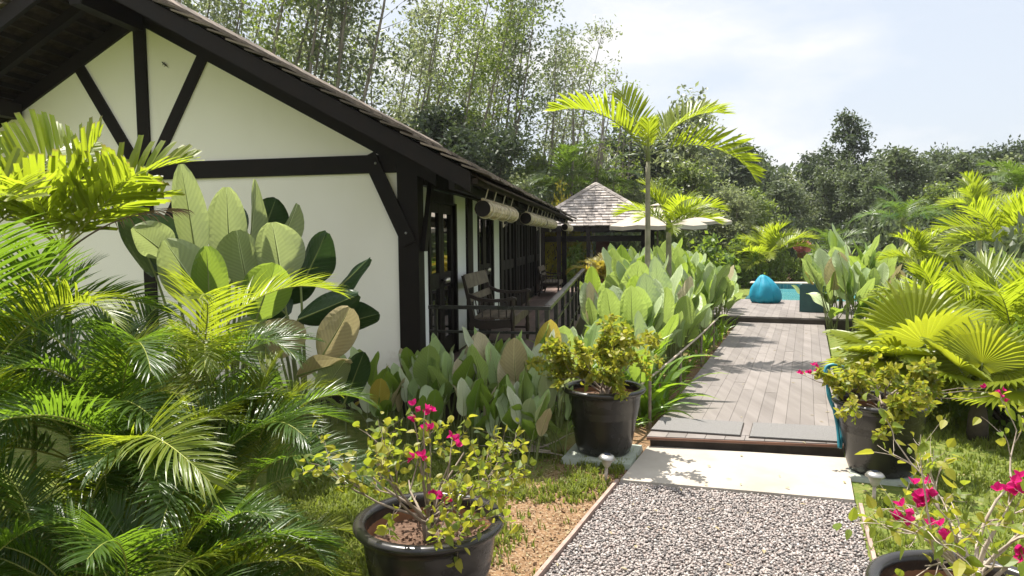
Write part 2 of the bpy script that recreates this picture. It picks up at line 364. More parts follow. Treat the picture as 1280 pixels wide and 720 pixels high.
def mat_ground():
    m, nt, nd, ln = newmat('soil_and_thin_grass'); p = nd.new('ShaderNodeBsdfPrincipled')
    n1 = noise(nd, ln, 1.1, 4); n2 = noise(nd, ln, 14, 5); n3 = noise(nd, ln, 55, 4)
    soil = mixc(nd, ln, ramp(nd, ln, n2, ((.35, 0.), (.65, 1.))), (.235, .142, .075), (.14, .083, .044))
    soil = mixc(nd, ln, ramp(nd, ln, n3, ((.52, 0.), (.66, 1.))), soil, (.36, .28, .19))
    grass = mixc(nd, ln, ramp(nd, ln, n2, ((.35, 0.), (.65, 1.))), (.085, .13, .022), (.17, .18, .05))
    tc = nd.new('ShaderNodeTexCoord'); sx = nd.new('ShaderNodeSeparateXYZ'); ln.new(tc.outputs['Object'], sx.inputs[0])
    # bare soil in a strip left of the gravel path, green elsewhere
    a = nd.new('ShaderNodeMath'); a.operation = 'MULTIPLY_ADD'; a.inputs[1].default_value = -.4415; a.inputs[2].default_value = 1.34
    ln.new(sx.outputs[1], a.inputs[0])
    b = nd.new('ShaderNodeMath'); b.operation = 'ADD'; ln.new(sx.outputs[0], b.inputs[0]); ln.new(a.outputs[0], b.inputs[1])   # 0 on gravel's left edge
    c = nd.new('ShaderNodeMath'); c.operation = 'MULTIPLY_ADD'; c.inputs[1].default_value = .9; ln.new(n1, c.inputs[0]); ln.new(b.outputs[0], c.inputs[2])
    k = ramp(nd, ln, c.outputs[0], ((0., 1.), (.12, 0.), (.55, 0.), (.9, 1.)))
    mr = nd.new('ShaderNodeMapRange'); mr.inputs['From Min'].default_value = -.55; mr.inputs['From Max'].default_value = 1.1; ln.new(c.outputs[0], mr.inputs[0])
    k = ramp(nd, ln, mr.outputs[0], ((.12, 1.), (.3, 0.), (.66, 0.), (.85, 1.)))
    ln.new(mixc(nd, ln, k, soil, grass), p.inputs['Base Color']); p.inputs['Roughness'].default_value = .95; p.inputs['Specular IOR Level'].default_value = .1
    ln.new(bump(nd, ln, n3, .9, .02), p.inputs['Normal'])
    out(nd, ln, p.outputs[0]); return m
M['ground'] = mat_ground()
M['gravel_bed'] = mat_plain('gravel_bed', (.22, .19, .175), (.13, .11, .10), 60, .95, .1, .9, 120, .01)

# ------------------------------------------------------------------ setting
B0 = V((1.04, 5.40, 0)); bz = rad(22.75); bd = V((sin(bz), cos(bz), 0)); br = V((cos(bz), -sin(bz), 0))
def BW(r, s, z): return B0 + bd * s + br * r + V((0, 0, z))

g = MB(); R_ = 300
rows = []
xs = [-R_, -120, -60, -30] + [x * 1. for x in range(-16, 17, 1)] + [30, 60, 120, R_]
ys = [-R_, -60, -20] + [y * 1. for y in range(-6, 40, 1)] + [60, 100, R_]
for y in ys: rows.append([V((x, y, 0)) for x in xs])
g.grid(rows)
structure(g.build('ground', M['ground'], origin=(0, 0, 0)))

# gravel path: bed + pebbles
GL = lambda y: .14 + (y - 3.35) * .4415          # left edge x at y
def GR(y): return 1.74 + (y - 3.32) * .395
slab_fl, slab_fr = V((.71, 4.64, 0)), V((2.10, 4.23, 0)); slab_bl, slab_br = V((1.05, 5.42, 0)), V((2.45, 5.07, 0))
def frontY(x): return 4.64 + (x - .71) * (4.23 - 4.64) / (2.10 - .71)
gp = MB()
gp.face([(GL(.6), .6, .004), (GR(.6), .6, .004), (slab_fr.x, slab_fr.y, .004), (slab_fl.x, slab_fl.y, .004)])
structure(gp.build('gravel_path', M['gravel_bed'], origin=(0, 0, 0)))
def pebbles():
    rng = np.random.default_rng(4)
    t = (1 + 5 ** .5) / 2
    iv = np.array([(-1, t, 0), (1, t, 0), (-1, -t, 0), (1, -t, 0), (0, -1, t), (0, 1, t), (0, -1, -t), (0, 1, -t), (t, 0, -1), (t, 0, 1), (-t, 0, -1), (-t, 0, 1)], float)
    iv /= np.linalg.norm(iv[0])
    ifc = np.array([(0, 11, 5), (0, 5, 1), (0, 1, 7), (0, 7, 10), (0, 10, 11), (1, 5, 9), (5, 11, 4), (11, 10, 2), (10, 7, 6), (7, 1, 8), (3, 9, 4), (3, 4, 2), (3, 2, 6), (3, 6, 8), (3, 8, 9), (4, 9, 5), (2, 4, 11), (6, 2, 10), (8, 6, 7), (9, 8, 1)])
    pts = []
    y = 2.0
    while y < 4.7:
        st = .0132
        x = GL(y) + .02
        while x < GR(y):
            X = x + rng.uniform(-.008, .008); Y = y + rng.uniform(-.008, .008)
            if Y < frontY(X) - .012 and X < GR(Y) + rng.uniform(-.02, .03): pts.append((X, Y))
            x += st
        y += st
    n = len(pts); P = np.array(pts)
    sc = np.stack([rng.uniform(.0055, .0128, n), rng.uniform(.005, .0098, n), rng.uniform(.004, .008, n)], 1)
    a = rng.uniform(0, 2 * pi, n); tl = rng.normal(0, .35, n)
    vv = iv[None] * sc[:, None] * (1 + rng.normal(0, .10, (n, 12, 1)))
    x, yv, z = vv[..., 0], vv[..., 1], vv[..., 2]
    x, z = x * np.cos(tl)[:, None] - z * np.sin(tl)[:, None], x * np.sin(tl)[:, None] + z * np.cos(tl)[:, None]
    x, yv = x * np.cos(a)[:, None] - yv * np.sin(a)[:, None], x * np.sin(a)[:, None] + yv * np.cos(a)[:, None]
    zz = rng.uniform(.006, .020, n)
    V3 = np.stack([x + P[:, 0:1], yv + P[:, 1:2], z + zz[:, None]], -1).reshape(-1, 3)
    FF = (ifc[None] + (np.arange(n) * 12)[:, None, None]).reshape(-1, 3)
    me = bpy.data.meshes.new('pebbles')
    me.vertices.add(len(V3)); me.vertices.foreach_set('co', V3.ravel())
    me.loops.add(FF.size); me.loops.foreach_set('vertex_index', FF.ravel().astype(np.int32))
    me.polygons.add(len(FF)); me.polygons.foreach_set('loop_start', np.arange(0, FF.size, 3, dtype=np.int32))
    me.polygons.foreach_set('use_smooth', np.ones(len(FF), bool))
    me.update(calc_edges=True); me.materials.append(M['pebble'])
    stuff(put('pebbles', me), 'loose grey, white and pinkish pebbles covering the gravel path', 'pebbles')
pebbles()
def strip(name, a, b, w, z, mat, label):
    a, b = V(a), V(b); d = (b - a).normalized(); n = V((-d.y, d.x, 0)) * w / 2
    mb = MB(); k = 14
    rows = []
    for i in range(k + 1):
        p = a.lerp(b, i / k) + n * .25 * NZ.noise(V((i * .7, a.x, 0)))
        zz = z + .006 * NZ.noise(V((i * 1.3, 5, a.x)))
        rows.append([p - n + V((0, 0, 0)), p - n + V((0, 0, zz)), p + n + V((0, 0, zz)), p + n])
    mb.grid(rows); mb.face([rows[0][k2] for k2 in range(4)]); mb.face([rows[-1][k2] for k2 in (3, 2, 1, 0)])
    o = mb.build(name, mat, origin=tuple(a)); tag(o, label, 'edging')
strip('path_edging', (GL(.7) - .01, .7, 0), (slab_fl.x - .012, slab_fl.y - .0, 0), .022, .035, M['edging'], 'thin brown edging strip between the bare soil and the gravel')
strip('path_edging', (GR(.7) + .02, .7, 0), (slab_fr.x + .02, slab_fr.y - .02, 0), .02, .022, M['edging'], 'thin low edging strip between the gravel and the right-hand lawn')

sl = MB()
def slabpt(u, v, z): return slab_fl.lerp(slab_fr, u).lerp(slab_bl.lerp(slab_br, u), v) + V((0, 0, z))
sl.hexa([slabpt(0, 0, 0), slabpt(1, 0, 0), slabpt(1, 1, 0), slabpt(0, 1, 0), slabpt(0.004, .006, .03), slabpt(.996, .006, .03), slabpt(.996, .99, .03), slabpt(.004, .99, .03)])
structure(sl.build('concrete_pavement', M['concrete'], origin=tuple(slab_fl)))

# boardwalk
def planks(mb, r0, r1, s0, s1, z, n, rs, skew=0., gap=.0025, lmin=1.6, lmax=3.2):
    w = (r1 - r0) / n
    for i in range(n):
        a = r0 + i * w; b = a + w - gap; s = s0 - rs.uniform(0, 1.6)
        while s < s1:
            e = min(s1, s + rs.uniform(lmin, lmax))
            lo = max(s, s0)
            if e - lo > .05:
                dz = rs.uniform(-.0015, .0015)
                def fn(r, q, zz): return BW(r, q + (skew * (r - r0) if q <= s0 + .001 else 0), zz + dz)
                mb.box(a, b, lo, e - .003, z - .03, z, 0, fn)
            s = e
rs = random.Random(3)
BWW = 1.43
bw = MB(); planks(bw, 0, BWW, .14, 8.0, .11, 13, rs, skew=.215 * 1)
# trim board across the front edge
sk = .215
for i in range(10):
    w = BWW / 10; a = i * w
    bw.hexa([BW(a, sk * a, .08), BW(a + w - .004, sk * (a + w), .08), BW(a + w - .004, sk * (a + w) + .135, .08), BW(a, sk * a + .135, .08),
             BW(a, sk * a, .11), BW(a + w - .004, sk * (a + w), .11), BW(a + w - .004, sk * (a + w) + .135, .11), BW(a, sk * a + .135, .11)])
bwo = structure(bw.build('boardwalk', M['plank'], origin=tuple(B0)))
fa = MB()
fa.hexa([BW(.02, .03, 0), BW(BWW - .02, .03 + sk * BWW, 0), BW(BWW - .02, .07 + sk * BWW, 0), BW(.02, .07, 0),
         BW(.02, .03, .077), BW(BWW - .02, .03 + sk * BWW, .077), BW(BWW - .02, .07 + sk * BWW, .077), BW(.02, .07, .077)])
fa.box(0.01, .05, .12, 8., 0, .078, 0, BW); fa.box(BWW - .05, BWW - .01, .5, 8., 0, .078, 0, BW)
fa.build('fascia', M['fascia'], bwo, origin=tuple(B0))
tr_ = MB()
tr_.hexa([BW(0, -.012, .086), BW(BWW, -.012 + sk * BWW, .086), BW(BWW, -.002 + sk * BWW, .086), BW(0, -.002, .086),
          BW(0, -.012, .104), BW(BWW, -.012 + sk * BWW, .104), BW(BWW, -.002 + sk * BWW, .104), BW(0, -.002, .104)])
tr_.build('edge_trim', M['trim'], bwo, origin=tuple(B0))
# upper deck beside the pool
pd = MB(); planks(pd, -1.6, 2.2, 8.0, 11.75, .22, 30, rs)
pdo = structure(pd.build('pool_deck', M['plank'], origin=tuple(B0)))
fb = MB(); fb.box(-1.6, 2.2, 8.0, 8.03, .0, .187, 0, BW); fb.build('fascia', M['fascia'], pdo, origin=tuple(B0))
# pool
pw = MB(); pw.box(.05, 3.4, 11.9, 17.6, 0, .075, 0, BW)
structure(pw.build('pool_water', M['water'], origin=tuple(B0)))
pc = MB()
pc.box(-.2, 3.7, 17.6, 17.9, 0, .22, 0, BW); pc.box(-.2, .05, 11.9, 17.6, 0, .22, 0, BW); pc.box(3.4, 3.7, 11.9, 17.6, 0, .22, 0, BW); pc.box(-.2, 3.7, 11.77, 11.9, 0, .2, 0, BW)
pco = structure(pc.build('pool_wall', M['tile'], origin=tuple(B0)))
pe = MB(); pe.box(-.5, 4.0, 17.55, 18.3, .221, .25, 0, BW); pe.build('coping', M['concrete'], pco, origin=tuple(B0))

# door mats on the boardwalk
def doormat(pix, label):
    c = [atz(x, y, .113) for x, y in pix]
    mb = MB(); rs2 = random.Random(7)
    mb.hexa([p for p in c] + [p + V((0, 0, .012)) for p in c])
    o = c[0]; t = thing('doormat', label, 'doormat', tuple(o))
    mb.build('pile', M['mat'], t, origin=tuple(o))
    m2 = MB(); cc = sum(c, V()) / 4; k = [cc + (p - cc) * 1.02 for p in c]
    m2.hexa([p + V((0, 0, -.001)) for p in k] + [p + V((0, 0, .004)) for p in k]); m2.build('backing', M['fascia'], t, origin=tuple(o))
Z = 3.4286
doormat([(800 + 48 / Z, 380 + 542 / Z), (800 + 428 / Z, 380 + 567 / Z), (800 + 443 / Z, 380 + 511 / Z), (800 + 92 / Z, 380 + 490 / Z)], 'grey bristle doormat on the boardwalk, nearer the tall hedge')
doormat([(800 + 470 / Z, 380 + 572 / Z), (800 + 880 / Z, 380 + 596 / Z), (800 + 870 / Z, 380 + 531 / Z), (800 + 486 / Z, 380 + 513 / Z)], 'grey bristle doormat on the boardwalk, nearer the teal hose')

# ------------------------------------------------------------------ house
P0 = atY(518, 380, 6.5); P0.z = 0
ha = rad(8.4); hu_ = rad(11.4)
A = V((sin(ha), cos(ha), 0)); U = V((cos(hu_), -sin(hu_), 0))
def HS(s, t, z): return P0 - U * s + A * t + V((0, 0, z))
S0 = 2.76; SL = .546; ZP = 3.88; EAV = -.84; T0 = -.90; T1 = 11.6; HL = 11.2
def tpx(px, py, s):
    d = ray(px, py); q = P0 - U * s
    return -(q.x * d.y - q.y * d.x) / (A.x * d.y - A.y * d.x)
def zr(s): return ZP - SL * abs(s - S0)
house = thing('house', 'long cream bungalow with black timber framing, shingled roof and side veranda', 'house', tuple(P0))
def hpart(mb, name, mat, parent=house, smooth=False): return mb.build(name, mat, parent, origin=tuple(P0), smooth=smooth)
W2 = 2 * S0
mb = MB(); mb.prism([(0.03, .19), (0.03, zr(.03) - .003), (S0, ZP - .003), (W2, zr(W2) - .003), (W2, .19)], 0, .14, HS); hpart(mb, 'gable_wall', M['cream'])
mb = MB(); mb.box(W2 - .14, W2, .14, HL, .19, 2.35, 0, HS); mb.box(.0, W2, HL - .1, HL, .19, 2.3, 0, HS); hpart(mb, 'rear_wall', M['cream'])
mb = MB(); mb.box(.3, W2 - .2, .2, HL - .2, .0, .19, 0, HS); hpart(mb, 'foundation', M['fascia'])
# timbers: each a part
def bar(poly, t0, t1, name): 
    mb = MB(); mb.prism(poly, t0, t1, HS); return hpart(mb, name, M['timber'])
def slat(a, b, w, t0, t1, name):
    a, b = V((a[0], a[1])), V((b[0], b[1])); d = (b - a).normalized(); n = V((-d.y, d.x)) * w / 2
    return bar([tuple(a - n), tuple(b - n), tuple(b + n), tuple(a + n)], t0, t1, name)
mb = MB(); mb.box(-.06, .135, -.035, .16, 0, 2.47, 0, HS); hpart(mb, 'corner_post', M['timber'])
mb = MB(); mb.box(W2 - .1, W2 + .05, -.035, .16, 0, 2.4, 0, HS); hpart(mb, 'corner_post', M['timber'])
mb = MB(); mb.box(.14, W2 - .11, -.03, -.001, 2.275, 2.44, 0, HS); hpart(mb, 'tie_beam', M['timber'])
mb = MB(); mb.box(S0 - .065, S0 + .065, -.028, -.001, 2.443, ZP - .05, 0, HS); hpart(mb, 'king_post', M['timber'])
mb = MB(); mb.box(S0 - .065, S0 + .065, -.028, -.001, .19, 2.272, 0, HS); hpart(mb, 'wall_post', M['timber'])
slat((3.52, 3.50), (2.86, 2.42), .115, -.024, -.0012, 'brace'); slat((2.03, 3.52), (2.67, 2.42), .115, -.024, -.0012, 'brace')
slat((.40, 2.44), (.02, 1.62), .135, -.062, -.036, 'brace'); slat((2.22, 2.40), (2.70, 1.55), .115, -.0335, -.0305, 'brace'); slat((3.30, 2.40), (2.82, 1.55), .115, -.0335, -.0305, 'brace')
mb = MB()
mb.hexa([HS(-.11, .0, 1.55), HS(-.065, .0, 1.55), HS(-.065, .10, 1.55), HS(-.11, .10, 1.55), HS(-.11, .40, 2.42), HS(-.065, .40, 2.42), HS(-.065, .50, 2.42), HS(-.11, .50, 2.42)])
hpart(mb, 'brace', M['timber'])
for s_, z_ in ((.33, 2.36), (.05, 1.72), (2.72, 2.36), (2.80, 2.36)):
    mb = MB(); mb.lathe([(.001, .012), (.008, .010), (.012, 0), (.012, -.004)], 10, 0, (0, 0, 0), lambda p: HS(s_ + p.x, -.062 - p.z if s_ < .4 else -.03 - p.z, z_ + p.y)); hpart(mb, 'bolt', M['tin'])
# roof
roof = MB(); rs = random.Random(11)
for side in (1, -1):
    slope = sqrt(1 + SL * SL)
    smax = S0 - EAV; nc = 22
    for c in range(nc):
        d0 = smax * c / nc; d1 = smax * (c + 1.25) / nc
        if side == -1 and c > nc: break
        t = T0 - .03
        while t < T1:
            w = rs.uniform(.16, .27); e = rs.uniform(-.012, .012); h = rs.uniform(0, .012)
            sA = S0 - side * d0; sB = S0 - side * (d1 + e)
            zA = ZP - SL * d0 + .215; zB = ZP - SL * d1 + .245 + h
            def P(s, tt, z): return HS(s, tt, z)
            roof.hexa([P(sA, t, zA), P(sB, t, zB), P(sB, t + w - .006, zB), P(sA, t + w - .006, zA),
                       P(sA, t, zA + .016), P(sB, t, zB + .018), P(sB, t + w - .006, zB + .018), P(sA, t + w - .006, zA + .016)])
            t += w
roofo = hpart(roof, 'roof', M['shingle'])
mb = MB()
for k in range(52):
    t = T0 + k * (T1 - T0) / 52; mb.prism([(S0 - .16, ZP + .17), (S0, ZP + .29), (S0 + .16, ZP + .17), (S0 + .16, ZP + .20), (S0, ZP + .325), (S0 - .16, ZP + .20)], t, t + .28, HS)
mb.build('ridge_cap', M['shingle'], roofo, origin=tuple(P0))
# battens + rafters + barge boards
mb = MB()
for side in (1, -1):
    for k in range(26):
        d = 3.62 * k / 26 + .05; s = S0 - side * d; z = ZP - SL * d + .13
        mb.hexa([HS(s - .02, T0 + .02, z), HS(s + .02, T0 + .02, z), HS(s + .02, T1, z), HS(s - .02, T1, z), HS(s - .02, T0 + .02, z + .045), HS(s + .02, T0 + .02, z + .045), HS(s + .02, T1, z + .045), HS(s - .02, T1, z + .045)])
mb.build('battens', M['timber_old'], roofo, origin=tuple(P0))
def rake(side, t0, t1, z0, z1, dmax=3.64, dmin=0):
    return [(S0 - side * dmin, ZP - SL * dmin + z0), (S0 - side * dmax, ZP - SL * dmax + z0), (S0 - side * dmax, ZP - SL * dmax + z1), (S0 - side * dmin, ZP - SL * dmin + z1)]
for side in (1, -1):
    mb = MB(); mb.prism(rake(side, 0, 0, .055, .205, 3.50), T0, T0 + .045, HS); mb.build('barge_board', M['timber'], roofo, origin=tuple(P0))
    mb = MB(); mb.prism(rake(side, 0, 0, -.10, .05, 3.0, .0), -.034, -.0015, HS); mb.build('rake_trim', M['timber'], roofo, origin=tuple(P0))
    for k, t in enumerate([-.5, .6, 1.5, 2.4, 3.3, 4.2, 5.1, 6, 6.9, 7.8, 8.7, 9.6, 10.5, 11.4]):
        mb = MB(); mb.prism(rake(side, 0, 0, .03, .128, 3.42, .05), t, t + .07, HS); mb.build('rafter', M['timber'], roofo, origin=tuple(P0))
for s, nm in ((S0, 'ridge_beam'), (4.2, 'purlin'), (W2 - .02, 'wall_plate')):
    mb = MB(); mb.box(s - .06, s + .06, T0 + .06, -.04 if nm != 'wall_plate' else -.04, zr(s) - .17, zr(s) - .02, 0, HS) if s > 1 else mb.box(s - .05, s + .05, -.033, .0, 2.2, 2.26, 0, HS); mb.build(nm, M['timber'], roofo, origin=tuple(P0))
mb = MB(); mb.box(-.075, -.005, .17, T1 - .1, 2.17, 2.36, 0, HS); mb.build('wall_plate', M['timber'], roofo, origin=tuple(P0))
mb = MB(); mb.box(-.60, -.55, T0 + .06, T1, 2.05, 2.12, 0, HS); mb.build('eave_board', M['timber'], roofo, origin=tuple(P0))
# dim lining of tiles seen from below
mb = MB()
for side in (1, -1):
    d = 3.62; mb.hexa([HS(S0, T0 + .05, ZP + .185), HS(S0 - side * d, T0 + .05, ZP - SL * d + .185), HS(S0 - side * d, T1, ZP - SL * d + .185), HS(S0, T1, ZP + .185),
                       HS(S0, T0 + .05, ZP + .20), HS(S0 - side * d, T0 + .05, ZP - SL * d + .20), HS(S0 - side * d, T1, ZP - SL * d + .20), HS(S0, T1, ZP + .20)])
mb.build('roof_lining', mat_plain('tile_backs', (.06, .042, .028), (.016, .011, .008), 5, .85, .15, .4, 30, .005, stretch=(2, 2, 5)), roofo, origin=tuple(P0))
# veranda wall pieces
FZ = .35
for t0, t1 in ((.162, .50), (1.75, 2.30), (2.62, 3.05), (4.25, 4.85)):
    mb = MB(); mb.box(.0, .12, t0, t1, FZ, 2.17, 0, HS); hpart(mb, 'veranda_wall', M['white_render'])
for t0, t1 in ((2.302, 2.618), (4.852, 5.1)):
    mb = MB(); mb.box(-.03, .13, t0, t1, FZ, 2.168, 0, HS); hpart(mb, 'wall_post', M['timber'])
for t0, t1 in ((.502, 1.748), (3.052, 4.248), (5.102, HL)):
    mb = MB(); mb.box(.02, .11, t0, t1, 2.07, 2.17, 0, HS); hpart(mb, 'lintel', M['timber'])

def door(t0, t1, leaves, name='door'):
    mb = MB()
    a0, a1, zt = t0 + .002, t1 - .002, 2.068
    i0 = [(a0, FZ), (a0 + .068, FZ), (a0 + .068, zt - .02), (a1 - .068, zt - .02), (a1 - .068, FZ), (a1, FZ), (a1, zt), (a0, zt)]
    mb.v += [tuple(HS(-.02, a, z)) for a, z in i0] + [tuple(HS(.10, a, z)) for a, z in i0]
    for q in ((0, 1, 2, 7), (2, 3, 6, 7), (3, 4, 5, 6)):
        mb.f += [q, tuple(8 + k for k in reversed(q))]; mb.m += [0, 0]; mb.uv += [None, None]
    for k in range(8): mb.f.append((k, 8 + k, 8 + (k + 1) % 8, (k + 1) % 8)); mb.m.append(0); mb.uv.append(None)
    d = hpart(mb, name, M['timber'])
    w = (t1 - t0 - .14) / leaves
    gl = []
    for k in range(leaves):
        a = t0 + .07 + k * w + .006; b = a + w - .012
        m2 = MB()
        st = min(.1, w * .2)
        m2.box(.015, .06, a, a + st, FZ + .01, 2.042, 0, HS); m2.box(.015, .06, b - st, b, FZ + .01, 2.042, 0, HS)
        for z0, z1 in ((FZ + .01, FZ + .22), (1.14, 1.30), (1.94, 2.04)): m2.box(.018, .057, a + st, b - st, z0, z1, 0, HS)
        lf = m2.build('door_leaf', M['timber'], d, origin=tuple(P0))
        m3 = MB(); m3.box(.035, .042, a + st, b - st, 1.30, 1.94, 0, HS); m3.build('glass_pane', M['glass'], d, origin=tuple(P0))
        m3 = MB(); m3.box(.035, .042, a + st, b - st, FZ + .22, 1.14, 0, HS); m3.build('glass_pane', M['glass'], d, origin=tuple(P0))
        if leaves == 2:
            kt = b - .035 if k == 0 else a + .035
            m4 = MB(); m4.lathe([(.001, 0), (.012, .0), (.012, .025), (.03, .035), (.036, .055), (.028, .075), (.001, .08)], 14, 0, (0, 0, 0),
                               lambda p: HS(.012 - p.z, kt + p.x, 1.22 + p.y)); m4.build('handle', M['brass'], d, origin=tuple(P0), smooth=True)
    return d
door(.50, 1.75, 2); door(3.05, 4.25, 2)
t = 5.1
while t < HL - .2:
    door(t, min(t + 1.62, HL), 3); t += 1.64
# veranda floor
vf = MB(); rs = random.Random(8)
nb = 11; VW = 1.26
for i in range(nb):
    s1 = -.0 - i * VW / nb; s0 = s1 - VW / nb + .006; t = -.05
    while t < 16:
        e = min(16, t + rs.uniform(1.8, 3.4)); vf.box(s0, s1, t, e - .004, FZ - .03, FZ, 0, HS); t = e
hpart(vf, 'veranda_floor', M['plank_dark'])
mb = MB(); mb.box(-VW + .01, -.1, -.04, -.01, .0, FZ - .032, 0, HS); mb.box(-VW + .0, -VW + .03, -.0, 16, .0, FZ - .032, 0, HS); hpart(mb, 'floor_skirt', M['fascia'])
for s, t in ((-.6, 11.0), (-1.1, 13.4), (-.3, 13.1)):
    mb = MB(); mb.box(s - .055, s + .055, t - .055, t + .055, FZ, 2.0, 0, HS); hpart(mb, 'veranda_post', M['timber'])

gd = ray(207, 81); q0 = -(P0.x * U.y - P0.y * U.x) / (U.x * 1 - 0 if False else (gd.x * U.y - gd.y * U.x)) * -1
gp_ = V((gd.x * q0, gd.y * q0, EYE + gd.z * q0)) - A * .012
mb = MB(); gu = -U
def gk(a, b, o=0): return gu * a + V((0, 0, b)) - A * o
mb.tube([gk(-.055, -.05), gk(-.035, -.03), gk(-.015, -.012), gk(.0, .0), gk(.018, .014), gk(.026, .02), gk(.036, .03), gk(.044, .036)], [.001, .004, .007, .010, .008, .006, .009, .003], 8)
for a, b in ((-.01, -.01), (.016, .012)):
    for sg in (1, -1): mb.tube([gk(a, b), gk(a - sg * .016, b + sg * .012), gk(a - sg * .016 + .008, b + sg * .02)], [.004, .003, .002], 5)
gz = mb.build('gecko', M['timber'], None, smooth=True); gz.location = gp_; gz.scale = (.72,) * 3; tag(gz, 'small dark gecko clinging to the cream gable wall between the timbers', 'gecko')
# veranda railing
R0 = HS(-.135, .02, 0); R1 = HS(-1.24, .0, 0); R2 = atz(729.6, 336, 1.05); R2.z = 0
rail = thing('veranda_railing', 'black metal railing round the open side of the house veranda', 'railing', tuple(R1))
def railbar(a, b, z0, z1, w, name):
    mb = MB(); d = (b - a).normalized(); n = V((-d.y, d.x, 0)) * w / 2
    mb.hexa([a - n + V((0, 0, z0)), b - n + V((0, 0, z0)), b + n + V((0, 0, z0)), a + n + V((0, 0, z0)), a - n + V((0, 0, z1)), b - n + V((0, 0, z1)), b + n + V((0, 0, z1)), a + n + V((0, 0, z1))])
    mb.build(name, M['rail'], rail, origin=tuple(R1))
e1 = (R2 - R1).normalized()
railbar(R0, R1 + U * .03, 1.02, 1.052, .045, 'top_rail'); railbar(R1 - e1 * .0, R2, 1.0195, 1.0515, .07, 'top_rail')
for z in (.80, .48): railbar(R0, R1 - U * .02, z, z + .022, .022, 'lower_rail'); railbar(R1 + e1 * .02, R2, z, z + .022, .022, 'lower_rail')
L = (R2 - R1).length
for k in range(9):
    p = R1 + e1 * (L * k / 8); railbar(p - e1 * .02, p + e1 * .02, .0, 1.019, .04, 'post')
for q in (.06, .92): p = R0.lerp(R1, q); railbar(p - U * .014, p + U * .014, .1, 1.019, .028, 'post')

# benches
def bench(label, loc, rz, Ln, sc=1):
    t = thing('bench', label, 'bench', loc, rz); t.scale = (sc,) * 3
    D = M['bench_dark']; Wd = M['bench']
    mb = MB()
    for k in range(9): y = .0 + k * .058; mb.box(.05, Ln - .05, y, y + .05, .405, .43)
    mb.build('seat', Wd, t)
    mb = MB(); mb.box(.03, Ln - .03, .525, .55, .33, .432); mb.build('seat_apron', Wd, t)
    def turned(x, y, h0, h1):
        mb = MB(); H_ = h1 - h0
        mb.lathe([(r, h0 + H_ * z) for r, z in ((.018, 0), (.024, .06), (.02, .12), (.03, .2), (.034, .3), (.022, .36), (.032, .42), (.022, .48), (.03, .55), (.034, .7), (.022, .78), (.032, .84), (.032, 1.))], 12, 0, (x, y, 0))
        mb.build('leg', D, t, smooth=True)
    for x in (.04, Ln - .04): turned(x, .53, 0, .66 if False else .64)
    for x in (.04, Ln - .04):     # swept rear leg continuing as back post
        mb = MB(); mb.prism([(-.12, 0), (-.07, 0), (.02, .25), (.03, .42), (-.02, .62), (-.10, .90), (-.14, .90), (-.07, .62), (-.03, .42), (-.04, .25)], x - .02, x + .02, lambda a, tt, b: V((tt, a, b))); mb.build('back_leg', D, t)
        mb = MB()     # arm: curved
        pts = [(-.04, .70), (.08, .655), (.25, .635), (.42, .64), (.53, .665), (.58, .65), (.585, .625), (.55, .63), (.42, .605), (.25, .60), (.08, .615), (-.03, .655)]
        mb.prism(pts, x - .03, x + .03, lambda a, tt, b: V((tt, a, b))); mb.build('arm', D, t)
        for y in (.13, .24, .35, .45):
            mb = MB(); mb.tube([(x, y, .43), (x, y, .61)], .009, 6); mb.build('arm_spindle', D, t)
        mb = MB(); pts = [(-.05, .33), (.1, .30), (.3, .30), (.53, .33), (.53, .41), (.3, .40), (.1, .40), (-.02, .43)]
        mb.prism(pts, x - .0195, x + .0195, lambda a, tt, b: V((tt, a, b))); mb.build('side_rail', D, t)
        mb = MB(); mb.tube([(x, -.08, .16), (x, .53, .16)], .014, 8); mb.build('stretcher', D, t)
    def tilt(y0, z0, y1, z1, name, mat, th=.022):
        mb = MB(); mb.hexa([V((.062, y0, z0)), V((Ln - .062, y0, z0)), V((Ln - .062, y0 + th, z0)), V((.062, y0 + th, z0)), V((.062, y1, z1)), V((Ln - .062, y1, z1)), V((Ln - .062, y1 + th, z1)), V((.062, y1 + th, z1))])
        mb.build(name, mat, t)
    tilt(-.077, .755, -.125, .91, 'top_slat', Wd); tilt(-.045, .60, -.062, .68, 'lower_slat', Wd)
    for k in range(7):
        x = Ln * (k + 1) / 8; mb = MB(); mb.tube([(x, -.0, .43), (x, -.035, .60)], .009, 6); mb.build('back_spindle', D, t)
    return t

brz = atan2(-A.y, -A.x)
b1 = bench('weathered slatted wooden bench on the veranda, the one close to the gable end', tuple(HS(-.25, 2.82, FZ)), brz, 1.4); b1.scale = (1, .86, 1)
p = atz(684, 365, FZ)
b2 = dup(b1, (p.x, p.y, FZ), brz, None, 'far wooden bench on the veranda, seen beyond the dark folding doors'); b2.scale = (.95, .72, .74)
for b_ in (b1, b2): b_['group'] = 'wooden benches on the veranda'

